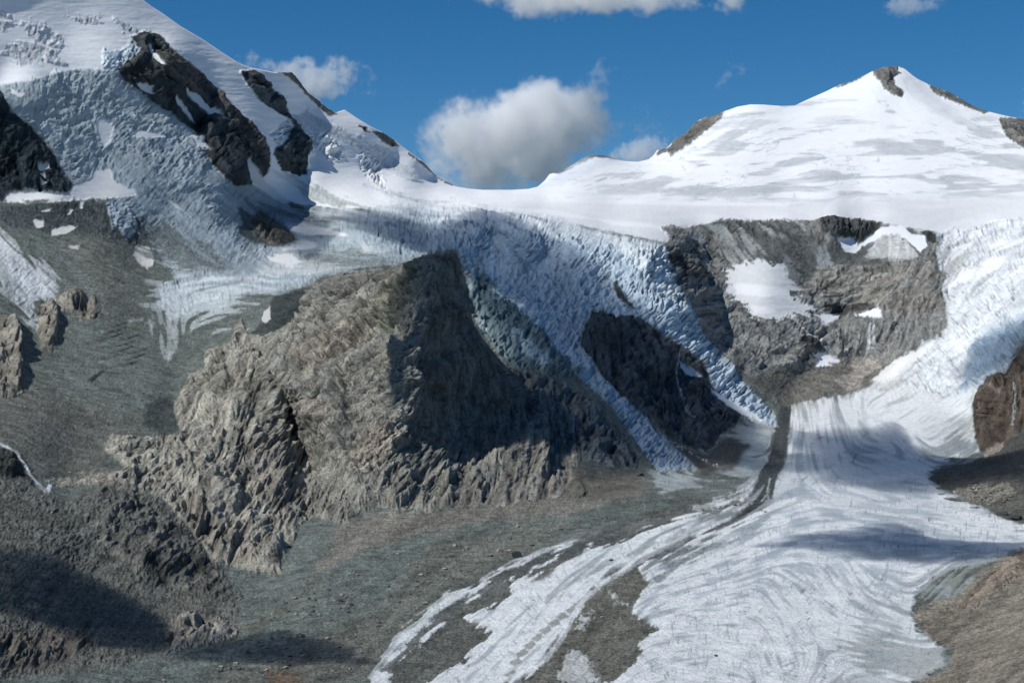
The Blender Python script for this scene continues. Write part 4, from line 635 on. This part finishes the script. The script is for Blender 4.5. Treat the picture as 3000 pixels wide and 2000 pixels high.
SKY = np.array([(-200,-440),(-160,-425),(0,-330),(200,-150),(415,-3),(445,20),(480,42),(530,78),(600,120),(660,160),(700,185),(715,192),(740,200),(800,212),(820,213),(855,212),(865,222),(885,250),(905,275),(940,295),(955,315),(985,330),(1000,325),(1010,322),(1030,335),(1055,352),(1085,370),(1120,388),(1160,412),(1180,430),(1200,445),(1235,470),(1262,500),(1290,522),(1325,541),(1340,547),(1375,553),(1420,556),(1500,556),(1550,553),(1575,547),(1595,530),(1610,510),(1640,503),(1680,482),(1700,468),(1720,457),(1745,453),(1765,455),(1800,463),(1830,472),(1870,474),(1900,467),(1915,455),(1925,440),(1950,435),(1960,428),(1975,410),(2010,390),(2030,365),(2045,353),(2070,343),(2085,342),(2100,335),(2120,327),(2160,313),(2200,306),(2240,307),(2290,311),(2330,309),(2370,290),(2420,268),(2460,248),(2500,237),(2530,222),(2560,207),(2590,197),(2620,196),(2640,196),(2655,205),(2675,222),(2690,232),(2720,247),(2760,262),(2790,275),(2830,300),(2860,315),(2900,328),(2950,340),(3000,350),(3200,385)], float)
CTOP = np.array([(700,1010),(760,992),(800,978),(830,962),(880,935),(892,880),(905,858),(930,834),(1000,808),(1060,798),(1100,795),(1140,788),(1165,784),(1200,764),(1240,750),(1270,743),(1295,742),(1318,739),(1332,740),(1336,752),(1340,775),(1361,816),(1367,850),(1370,870),(1383,932),(1390,955),(1405,977),(1437,1021),(1468,1057),(1500,1088),(1540,1130),(1570,1180),(1600,1260),(1620,1330)], float)
CBOT = np.array([(700,1060),(740,1130),(800,1260),(850,1340),(880,1450),(900,1520),(1000,1560),(1180,1520),(1400,1500),(1500,1430),(1560,1370),(1600,1300),(1620,1345)], float)

# ------------------------------------------------------------------ mesh building
def terrain_grid(xs, top, bot, rows, YR, edgefade=None, jag=2.0, apron=(), back=((60,-12),(180,-60),(400,-190),(800,-420),(1500,-800))):
    X = np.repeat(xs[None], rows, 0); t = np.linspace(0, 1, rows)[:, None]
    Yy = top[None]*(1-t)+bot[None]*t
    if apron:
        ex = np.array(apron, float)[:, None]+0*xs[None]; Yy = np.concatenate([Yy, ex], 0); X = np.repeat(xs[None], len(Yy), 0)
    depth = samp(YR, X, Yy)*np.where(Yy > 2110, 1110/(np.maximum(Yy, 2110)-1000), 1); P = world(X, Yy, depth)
    du = np.gradient(P, axis=1); dv = np.gradient(P, axis=0); N = np.cross(dv, du); N /= np.linalg.norm(N, axis=-1, keepdims=True)+1e-9
    N = np.where((N*P).sum(-1, keepdims=True) > 0, -N, N)
    for k in range(3): N[..., k] = blur(N[..., k], 2)
    N /= np.linalg.norm(N, axis=-1, keepdims=True)+1e-9
    h = samp(relief, X, Yy)*depth/F
    if edgefade is not None: h = h*edgefade(X, Yy)
    # keep the crest where it was surveyed: little vertical change there
    cr = 1-.8*np.exp(-((Yy-top[None])/14)**2)
    P = P+N*(h*cr)[..., None]
    j = samp(n4, xs, top)*jag*samp(wt[..., 0], xs, top)*depth[0]/F
    P[0, :, 2] += j; P[1, :, 2] += j*.7
    B = []
    for dy, dz in back: B.append(P[0]+np.stack([P[0, :, 0]*dy/P[0, :, 1], np.full(len(xs), dy), np.full(len(xs), dz)], -1))
    Pall = np.concatenate([np.array(B[::-1]), P], 0)
    nb = len(B); XX = np.concatenate([np.repeat(X[:1], nb, 0), X]); YY = np.concatenate([np.repeat(Yy[:1], nb, 0), Yy])
    return Pall, XX, YY
def make_mat(name, scale=1., bump=1.):
    m = bpy.data.materials.new(name); m.use_nodes = True; nt = m.node_tree; N = nt.nodes; L = nt.links; N.clear()
    out = N.new('ShaderNodeOutputMaterial'); b = N.new('ShaderNodeBsdfPrincipled'); L.new(b.outputs[0], out.inputs[0])
    a = N.new('ShaderNodeAttribute'); a.attribute_name = 'tone'; k = N.new('ShaderNodeAttribute'); k.attribute_name = 'kind'
    sep = N.new('ShaderNodeSeparateColor'); L.new(k.outputs['Color'], sep.inputs[0])
    tc = N.new('ShaderNodeTexCoord')
    def noise(sc, det, rough=.6, dist=0.):
        n = N.new('ShaderNodeTexNoise'); n.inputs['Scale'].default_value = sc; n.inputs['Detail'].default_value = det; n.inputs['Roughness'].default_value = rough; n.inputs['Distortion'].default_value = dist
        L.new(tc.outputs['Object'], n.inputs['Vector']); return n.outputs['Fac']
    def math_(op, x, y):
        n = N.new('ShaderNodeMath'); n.operation = op
        for i, v in enumerate((x, y)):
            if isinstance(v, (int, float)): n.inputs[i].default_value = v
            else: L.new(v, n.inputs[i])
        return n.outputs[0]
    na = noise(.045*scale, 8, .68, .4); nb_ = noise(.30*scale, 5, .7); 
    vo = N.new('ShaderNodeTexVoronoi'); vo.inputs['Scale'].default_value = .16*scale; L.new(tc.outputs['Object'], vo.inputs['Vector'])
    # colour break-up, stronger on rock and rubble than on ice and snow
    rough_w = math_('ADD', math_('MULTIPLY', sep.outputs[0], .9), math_('ADD', math_('MULTIPLY', sep.outputs[1], 1.1), math_('ADD', math_('MULTIPLY', sep.outputs[2], .28), .03)))
    v = math_('ADD', math_('MULTIPLY', math_('SUBTRACT', na, .5), 2.2), math_('MULTIPLY', math_('SUBTRACT', nb_, .5), 3.6))
    v = math_('ADD', math_('MULTIPLY', v, rough_w), 1.0)
    v = math_('MAXIMUM', v, .25)
    mx = N.new('ShaderNodeVectorMath'); mx.operation = 'SCALE'; L.new(a.outputs['Color'], mx.inputs[0]); L.new(v, mx.inputs['Scale'])
    L.new(mx.outputs[0], b.inputs['Base Color'])
    b.inputs['Roughness'].default_value = .9; b.inputs['Specular IOR Level'].default_value = .12
    hgt = math_('ADD', math_('MULTIPLY', na, 9.), math_('ADD', math_('MULTIPLY', nb_, 4.), math_('MULTIPLY', vo.outputs['Distance'], -1.3)))
    bw = math_('ADD', math_('MULTIPLY', sep.outputs[0], 1.0), math_('ADD', math_('MULTIPLY', sep.outputs[1], .42), math_('ADD', math_('MULTIPLY', sep.outputs[2], .40), .03)))
    hgt = math_('MULTIPLY', hgt, math_('MULTIPLY', bw, bump))
    bp = N.new('ShaderNodeBump'); bp.inputs['Strength'].default_value = 1.; bp.inputs['Distance'].default_value = 1.; L.new(hgt, bp.inputs['Height']); L.new(bp.outputs[0], b.inputs['Normal'])
    return m
MATS = {'R': make_mat('weathered_rock'), 'D': make_mat('moraine_rubble'), 'I': make_mat('glacier_ice'), 'S': make_mat('old_snow')}
def tag(o, label=None, cat=None, group=None, kind=None):
    if label: o['label'] = label
    if cat: o['category'] = cat
    if group: o['group'] = group
    if kind: o['kind'] = kind
def build_patch(name, P, XX, YY, facemask, matk, N):
    R, C = P.shape[:2]
    idx = np.arange(R*C).reshape(R, C)
    q = np.stack([idx[:-1, :-1], idx[:-1, 1:], idx[1:, 1:], idx[1:, :-1]], -1)[facemask]
    used, inv = np.unique(q, return_inverse=True); q = inv.reshape(-1, 4)[:, ::-1]
    me = bpy.data.meshes.new(name); V = P.reshape(-1, 3)[used]
    org = V.mean(0); org[2] = V[:, 2].min()
    me.vertices.add(len(V)); me.vertices.foreach_set('co', (V-org).astype(np.float32).ravel())
    me.loops.add(q.size); me.loops.foreach_set('vertex_index', q.astype(np.int32).ravel())
    me.polygons.add(len(q)); me.polygons.foreach_set('loop_start', (np.arange(len(q))*4).astype(np.int32))
    me.update(calc_edges=True); me.validate()
    px, py = XX.reshape(-1)[used], YY.reshape(-1)[used]
    for an, src in (('tone', colr), ('kind', wt[..., :3])):
        at = me.attributes.new(an, 'FLOAT_COLOR', 'POINT'); c = np.ones((len(V), 4), np.float32); c[:, :3] = samp(src, px, py); at.data.foreach_set('color', c.ravel())
    me.polygons.foreach_set('use_smooth', np.ones(len(q), bool))
    me.normals_split_custom_set_from_vertices(N.reshape(-1, 3)[used].tolist())
    me.materials.append(MATS[matk])
    o = bpy.data.objects.new(name, me); o.location = org.tolist(); COL.objects.link(o); return o
def grid_normals(P):
    du = np.gradient(P, axis=1); dv = np.gradient(P, axis=0); N = np.cross(du, dv); N /= np.linalg.norm(N, axis=-1, keepdims=True)+1e-9
    return -N if (N[50:]*P[50:]).sum() > 0 else N

xs = np.r_[np.arange(-900., -155., 25.), np.arange(-150., 3150.1, 2.15), np.arange(3160., 3950., 25.)]
P, XX, YY = terrain_grid(xs, np.interp(xs, SKY[:, 0], SKY[:, 1]), np.full(len(xs), 2100.), 960, YB, apron=(2112,2130,2160,2200,2260,2340,2450,2600,2850,3200,3800))
NB = grid_normals(P)
ib = np.clip(((XX-X0)/ST).round().astype(int), 0, W-1); jb = np.clip(((YY+1-Y0)/ST).round().astype(int), 0, H-1)
fid = oid[jb, ib][:-1, :-1]; wf = wt[jb, ib][:-1, :-1]
ground_at = lambda px, py: world(px, py, samp(YB, px, py))
TOP = {}
for n, (name, label, cat, kind, grp) in OBJ.items():
    fm = fid == n
    if fm.sum() < 6: print('small patch', name, label); continue
    o = build_patch(name, P, XX, YY, fm, 'RDIS'[int(np.argmax(wf[fm].sum(0)))], NB)
    if grp and grp.startswith('part of '): tag(o, label); PART[o] = grp[8:]
    else: tag(o, label, cat, grp, kind); TOP[name] = o
for o, pn_ in PART.items(): o.parent = TOP[pn_]; o.location = o.location-TOP[pn_].location

# the crag stands in front of the icefall with its own back
xc = np.arange(705., 1616., 1.3)
P, XX, YY = terrain_grid(xc, np.interp(xc, CTOP[:, 0], CTOP[:, 1]), np.maximum(np.interp(xc, CBOT[:, 0], CBOT[:, 1]), np.interp(xc, CTOP[:, 0], CTOP[:, 1])+20), 420, YC, back=((40,-15),(110,-70),(220,-190),(380,-380)))
ib = np.clip(((XX-X0)/ST).round().astype(int), 0, W-1); jb = np.clip(((YY+1-Y0)/ST).round().astype(int), 0, H-1)
vf = vegm[jb, ib][:-1, :-1]; vf[:8] = False; NC = grid_normals(P)
o = build_patch('rock_crag', P, XX, YY, ~vf, 'R', NC)
tag(o, 'tall sharp-edged rock crag, sunlit tan left face and right face painted dark as shade, grass below its summit', 'rock')
g = build_patch('grass_patch', P, XX, YY, vf, 'R', NC); g.parent = o; g.location = g.location-o.location; tag(g, 'olive green grass on the sloping shoulder of the crag')

# valley floor continuing under and beyond everything that was surveyed
def plain_mat(name, c):
    m = bpy.data.materials.new(name); m.use_nodes = True; nt = m.node_tree; b = nt.nodes['Principled BSDF']
    n = nt.nodes.new('ShaderNodeTexNoise'); n.inputs['Scale'].default_value = .02; n.inputs['Detail'].default_value = 8
    r = nt.nodes.new('ShaderNodeValToRGB'); r.color_ramp.elements[0].color = (*[x*.6 for x in c], 1); r.color_ramp.elements[1].color = (*[x*1.4 for x in c], 1)
    t = nt.nodes.new('ShaderNodeTexCoord'); nt.links.new(t.outputs['Object'], n.inputs['Vector']); nt.links.new(n.outputs['Fac'], r.inputs[0]); nt.links.new(r.outputs[0], b.inputs['Base Color']); b.inputs['Roughness'].default_value = .95
    return m
me = bpy.data.meshes.new('ground'); g = 60000.
me.from_pydata([(-g, -g, 0), (g, -g, 0), (g, g, 0), (-g, g, 0)], [], [(0, 1, 2, 3)]); me.materials.append(plain_mat('valley_rubble', GRN))
o = bpy.data.objects.new('ground', me); o.location = (0, 0, -520); COL.objects.link(o); o['kind'] = 'structure'

# ------------------------------------------------------------------ boulders
def boulder_mesh(seed):
    r = np.random.default_rng(seed); import bmesh
    bm = bmesh.new(); bmesh.ops.create_icosphere(bm, subdivisions=2, radius=1)
    for v in bm.verts:
        d = np.array(v.co); 
        v.co = Vector((d*(1+.28*math.sin(3*d[0]+seed)*math.cos(2.3*d[1]+seed*2)+.10*r.standard_normal())).tolist())
    for k in range(5):
        n = r.standard_normal(3); n /= np.linalg.norm(n); lim = r.uniform(.5, .8)
        for v in bm.verts:
            dd = float(np.dot(n, v.co)); 
            if dd > lim: v.co -= Vector(((dd-lim)*n).tolist())
    me = bpy.data.meshes.new('boulder'); bm.to_mesh(me); bm.free(); return me
def rock_mat(name, c):
    m = plain_mat(name, c); m.node_tree.nodes['Noise Texture'].inputs['Scale'].default_value = 1.5; return m
BM = [boulder_mesh(k) for k in range(5)]; bmats = [rock_mat('boulder_grey', (.10,.10,.095)), rock_mat('boulder_tan', (.28,.25,.20)), rock_mat('boulder_dark', (.04,.042,.042))]
def boulder(px, py, s, mi, label, group=None, sx=1.3, sz=.8):
    me = BM[random.randrange(5)].copy(); me.materials.clear(); me.materials.append(bmats[mi])
    o = bpy.data.objects.new('boulder', me); p = ground_at(px, py); k = float(samp(YB, px, py))/F
    o.location = (float(p[0]), float(p[1])-s*k*.3, float(p[2])+s*k*.35); o.scale = (s*k*sx, s*k*1.1, s*k*sz); o.rotation_euler = (0, 0, random.uniform(0, 6.28))
    COL.objects.link(o); tag(o, label, 'boulder', group); return o
for px, py, s, mi, lab in ((1512,1630,16,2,'big black jagged boulder beside the outer white ice strip at the edge of the moraine'), (1790,1644,7,2,'dark boulder alone on the white ice left of the central debris patch'), (1875,1395,10,0,'grey boulder below the foot of the narrow ice tongue'),
      (1764,1520,4,2,'small dark boulder alone on the brown moraine plain'), (2155,1483,7,2,'dark boulder on the white ice just left of the medial moraine'), (2945,1507,9,2,'dark boulder at the lower edge of the right debris spur'), (2975,1521,13,2,'larger flat dark boulder below the right debris spur'),
      (2713,1858,7,1,'pale tan boulder at the point where the right slope meets the ice'), (1764,1808,5,1,'pale boulder in the middle of the central debris patch'), (1755,1935,6,2,'dark boulder at the lower end of the central debris patch'), (1200,1772,5,1,'pale tan boulder on the moraine near the outer ice strip'),
      (868,1800,6,1,'light slab boulder on the moraine below the slabs'), (2244,1502,5,2,'small dark boulder where the medial moraine fades out'), (480,1993,6,1,'pinkish boulder at the bottom of the moraine'), (995,1760,8,2,'dark boulder in the middle of the lower moraine'), (2098,1923,6,2,'small dark stone alone on the lower white ice'),
      (1640,1605,6,1,'flat pale stone on the thin debris strip'), (107,1139,5,1,'pale boulder on the left slope beside the tall outcrop')):
    boulder(px, py, s, mi, lab)
MOR = [(600,1950),(1100,1960),(1290,1740),(1700,1530),(1300,1560),(900,1720)]
cnt = 0
while cnt < 230:
    x = random.uniform(560, 1750); y = random.uniform(1500, 1995)
    if float(sdist([(620,1990),(1090,1960),(1290,1740),(1600,1590),(1750,1500),(1300,1560),(900,1700),(680,1880)], np.array([x]), np.array([y]))[0]) < 5: continue
    boulder(x, y, random.choice([2, 2.5, 3, 3.5, 4.5, 6.5]), random.choice([0, 0, 1, 1, 2]), 'small boulder scattered on the grey moraine plain', 'boulders scattered on the moraine plain'); cnt += 1
cnt = 0
while cnt < 60:
    x = random.uniform(2790, 2985); y = random.uniform(1415, 1500)
    if float(sdist([(2790,1440),(2850,1420),(2960,1420),(2980,1450),(2920,1490),(2850,1480)], np.array([x]), np.array([y]))[0]) < 1: continue
    boulder(x, y, random.uniform(2.5, 6), random.choice([0, 1, 1, 0]), 'pale block in the rubble pile on the right debris spur', 'blocks in the rubble pile on the right spur'); cnt += 1
cnt = 0
while cnt < 60:
    x = random.uniform(0, 480); y = random.uniform(1150, 1990)
    boulder(x, y, random.uniform(1.8, 4), random.choice([0, 1, 2]), 'small stone on the left debris slope', 'stones on the left debris slope'); cnt += 1

# ------------------------------------------------------------------ clouds
def cloud_mat(name, dens, size, wisp=.5, seed=0., aniso=-.3):
    """size: half axes of the cloud in metres (object space); density fades to ragged edges"""
    m = bpy.data.materials.new(name); m.use_nodes = True; nt = m.node_tree; N = nt.nodes; L = nt.links; N.clear()
    out = N.new('ShaderNodeOutputMaterial'); v = N.new('ShaderNodeVolumePrincipled'); L.new(v.outputs[0], out.inputs['Volume'])
    v.inputs['Color'].default_value = (1, 1, 1, 1); v.inputs['Anisotropy'].default_value = aniso
    tc = N.new('ShaderNodeTexCoord')
    def vm(op, a, b=None, s=None):
        n = N.new('ShaderNodeVectorMath'); n.operation = op; L.new(a, n.inputs[0])
        if b is not None:
            if isinstance(b, tuple): n.inputs[1].default_value = b
            else: L.new(b, n.inputs[1])
        if s is not None: n.inputs['Scale'].default_value = s
        return n
    def mt(op, a, b):
        n = N.new('ShaderNodeMath'); n.operation = op
        for i, q in enumerate((a, b)):
            if isinstance(q, (int, float)): n.inputs[i].default_value = q
            else: L.new(q, n.inputs[i])
        return n.outputs[0]
    u = vm('DIVIDE', tc.outputs['Object'], tuple(size)).outputs[0]
    ln = vm('LENGTH', u).outputs['Value']
    sh = vm('ADD', tc.outputs['Object'], (seed, seed*2, seed*3)).outputs[0]
    def nz(sc, det, rough):
        n = N.new('ShaderNodeTexNoise'); n.inputs['Scale'].default_value = sc; n.inputs['Detail'].default_value = det; n.inputs['Roughness'].default_value = rough; L.new(sh, n.inputs['Vector']); return n.outputs['Fac']
    s = max(size)
    f = mt('ADD', mt('MULTIPLY', mt('SUBTRACT', nz(1.5/s, 2, .5), .5), 1.5), mt('MULTIPLY', mt('SUBTRACT', nz(7./s, 9, .70), .5), 2.2*wisp))
    d = mt('SUBTRACT', mt('ADD', .66, f), ln)
    mr = N.new('ShaderNodeMapRange'); mr.interpolation_type = 'SMOOTHSTEP'; L.new(d, mr.inputs[0]); mr.inputs['From Min'].default_value = 0.; mr.inputs['From Max'].default_value = .30; mr.inputs['To Max'].default_value = dens
    L.new(mr.outputs[0], v.inputs['Density'])
    return m
def cloud(px, py, Y, hx, hz, dens, label, wisp=.5, rot=0., seed=0., dy=None, group=None):
    k = Y/F; size = (hx*k, dy or hx*k*.26, hz*k)
    import bmesh
    bm = bmesh.new(); bmesh.ops.create_icosphere(bm, subdivisions=3, radius=1.25)
    for v in bm.verts: v.co = Vector((v.co.x*size[0], v.co.y*size[1], v.co.z*size[2]))
    me = bpy.data.meshes.new('cloud'); bm.to_mesh(me); bm.free(); me.materials.append(cloud_mat('cloud_vapour', dens, size, wisp, seed))
    o = bpy.data.objects.new('cloud', me); o.location = world(px, py, Y).tolist(); o.rotation_euler = (0, -rot, 0); COL.objects.link(o); tag(o, label, 'cloud', group); return o
cloud(1540, 378, 13000, 610, 225, .0100, 'large white cumulus cloud rising behind the saddle between the mountains', .75, math.radians(17), 300)
cloud(905, 222, 12500, 235, 100, .011, 'small white cloud just behind the rocky shoulder of the left ridge', .62, math.radians(-14), 1300)
cloud(1760, -5, 12500, 520, 85, .008, 'long ragged cloud cut off by the top of the picture in the middle', .8, math.radians(0), 2300)
cloud(1890, 440, 14000, 170, 60, .007, 'thin faint cloud wisp behind the grey rock tower', .8, math.radians(18), 3300)
cloud(2660, 18, 13000, 150, 45, .005, 'faint small wisp near the top right of the sky', .8, math.radians(0), 4300)
cloud(3050, 310, 14000, 110, 90, .008, 'pale cloud edge at the right side of the sky above the rock slope', .7, math.radians(0), 5300)

# clouds drifting overhead, outside the view, whose shadows lie on the valley
def overhead(poly, height, thick, dens, nm=0, soft=.5):
    pts = np.array([ground_at(x, y) for x, y in poly]); cz = pts[:, 2].mean()+height
    top = np.array([p+SUN*((cz-p[2])/SUN[2]) for p in pts]); c = top.mean(0)
    import bmesh
    bm = bmesh.new(); m = 64; ring = []
    L = np.r_[top, top[:1]]; seg = np.linalg.norm(np.diff(L[:, :2], axis=0), axis=1); cum = np.r_[0, np.cumsum(seg)]; t = np.linspace(0, cum[-1], m, endpoint=False)
    bx = np.interp(t, cum, L[:, 0]); by = np.interp(t, cum, L[:, 1])
    pnz = np.random.default_rng(len(poly)*7+int(height)).standard_normal(m); pnz = np.convolve(np.r_[pnz[-2:], pnz, pnz[:2]], np.ones(5)/5, 'valid')*1.6
    levels = [(.12, 1.), (.45, .85), (.75, .6), (.93, .3), (1.04, 0)]
    def pt(i, r, h):
        w = 1+.05*math.sin(i*.55+r*5)+.04*math.sin(i*1.3)+.09*pnz[i]; return ((bx[i]-c[0])*r*w, (by[i]-c[1])*r*w, h*thick*(1+.15*math.sin(i*1.7+r*9)))
    up = [[bm.verts.new(pt(i, r, h)) for i in range(m)] for r, h in levels]
    dn = [[bm.verts.new(pt(i, r, -h*.4)) for i in range(m)] for r, h in levels[:-1]]+[up[-1]]
    for S, flip in ((up, 0), (dn, 1)):
        for a, b in zip(S[:-1], S[1:]):
            for i in range(m):
                j = (i+1) % m; f = [a[i], b[i], b[j], a[j]]; bm.faces.new(f[::-1] if flip else f)
        ct = bm.verts.new((0, 0, thick if not flip else -thick*.4))
        for i in range(m):
            j = (i+1) % m; f = [ct, S[0][i], S[0][j]]; bm.faces.new(f[::-1] if flip else f)
    bmesh.ops.recalc_face_normals(bm, faces=bm.faces[:])
    me = bpy.data.meshes.new('cloud'); bm.to_mesh(me); bm.free()
    if 'cloud_overhead' not in bpy.data.materials:
        mt = bpy.data.materials.new('cloud_overhead'); mt.use_nodes = True; nt = mt.node_tree; nt.nodes.clear(); o_ = nt.nodes.new('ShaderNodeOutputMaterial'); v = nt.nodes.new('ShaderNodeVolumeScatter'); v.inputs['Density'].default_value = .03; v.inputs['Color'].default_value = (1, 1, 1, 1); v.inputs['Anisotropy'].default_value = .3; nt.links.new(v.outputs[0], o_.inputs['Volume'])
    me.materials.append(bpy.data.materials['cloud_overhead'])
    o = bpy.data.objects.new('cloud', me); o.location = c.tolist(); COL.objects.link(o); tag(o, 'white cloud drifting high above the valley', 'cloud', 'clouds drifting overhead')
    return o
SH = [([(930,625),(1060,612),(1180,612),(1400,614),(1560,648),(1700,690),(1790,730),(1850,800),(1900,880),(1960,960),(2030,1060),(2120,1150),(2220,1230),(2245,1330),(2230,1400),(2000,1395),(1800,1420),(1680,1400),(1600,1300),(1480,1200),(1450,1000),(1350,800),(1200,720),(1050,690)], 1500, 46),
      ([(-100,260),(120,240),(260,215),(340,235),(480,360),(620,470),(760,600),(860,700),(700,800),(560,760),(400,640),(300,600),(-100,590)], 1600, 9),
      ([(720,560),(900,620),(1000,680),(900,760),(780,700)], 1500, 30),
      ([(2360,1264),(2620,1238),(2720,1330),(3100,1290),(3100,1400),(2820,1425),(2640,1440),(2400,1435),(2270,1390),(2290,1330)], 1500, 48),
      ([(2180,1602),(2420,1555),(2640,1545),(2720,1572),(2850,1585),(3060,1580),(3060,1612),(2850,1645),(2520,1645),(2360,1612)], 1200, 44),
      ([(2780,1080),(2860,980),(3000,930),(3100,930),(3100,1060),(2950,1090),(2870,1125),(2800,1140)], 1500, 24),
      ([(-60,1590),(120,1610),(220,1680),(330,1740),(420,1830),(480,1900),(380,1925),(250,1900),(180,1830),(60,1800),(-60,1790)], 1100, 80),
      ([(450,1905),(640,1865),(800,1840),(980,1880),(1060,1915),(1080,1950),(850,1950),(600,1940)], 1100, 40)]
for pl, hh, tk in SH: overhead(pl, hh, tk, .03)
_yb = YB; YB = YC; overhead([(1295,800),(1340,790),(1400,930),(1510,1090),(1600,1160),(1610,1250),(1540,1270),(1450,1335),(1380,1350),(1290,1330),(1235,1340),(1235,1250),(1270,1100),(1270,950),(1280,860)], 1250, 130, .03); YB = _yb

# ------------------------------------------------------------------ light, sky, camera
w = bpy.data.worlds.new('World'); scene.world = w; w.use_nodes = True; nt = w.node_tree
bg = nt.nodes['Background']; sky = nt.nodes.new('ShaderNodeTexSky'); sky.sky_type = 'NISHITA'; sky.sun_disc = False
sky.sun_elevation = SUN_EL; sky.sun_rotation = math.atan2(SUN[0], SUN[1]); sky.altitude = 3500; sky.air_density = 1.0; sky.dust_density = .0; sky.ozone_density = 4.0
hs = nt.nodes.new('ShaderNodeHueSaturation'); hs.inputs['Saturation'].default_value = 1.30; hs.inputs['Value'].default_value = .95; hs.inputs['Hue'].default_value = .495; nt.links.new(sky.outputs[0], hs.inputs['Color']); nt.links.new(hs.outputs[0], bg.inputs[0]); bg.inputs[1].default_value = .085
ld = bpy.data.lights.new('sun', 'SUN'); ld.energy = 4.05; ld.angle = math.radians(.5); ld.color = (1, .98, .94)
lo = bpy.data.objects.new('sun', ld); COL.objects.link(lo); lo.location = (0, 0, 3000)
lo.rotation_euler = Vector((-SUN).tolist()).to_track_quat('-Z', 'Y').to_euler()
cd = bpy.data.cameras.new('camera'); cam = bpy.data.objects.new('camera', cd); COL.objects.link(cam); scene.camera = cam
cd.sensor_width = 36; cd.lens = 36*F/3000; cd.clip_start = 5; cd.clip_end = 100000; cam.location = (0, 0, 0); cam.rotation_euler = (math.pi/2, 0, 0)
scene.view_settings.view_transform = 'Standard'; scene.view_settings.look = 'None'; scene.view_settings.exposure = 0; scene.view_settings.gamma = 1
c = scene.cycles; c.max_bounces = 10; c.diffuse_bounces = 2; c.glossy_bounces = 1; c.use_denoising = True; c.volume_bounces = 12; c.max_bounces = 14; c.volume_step_rate = 1.0; c.volume_max_steps = 256
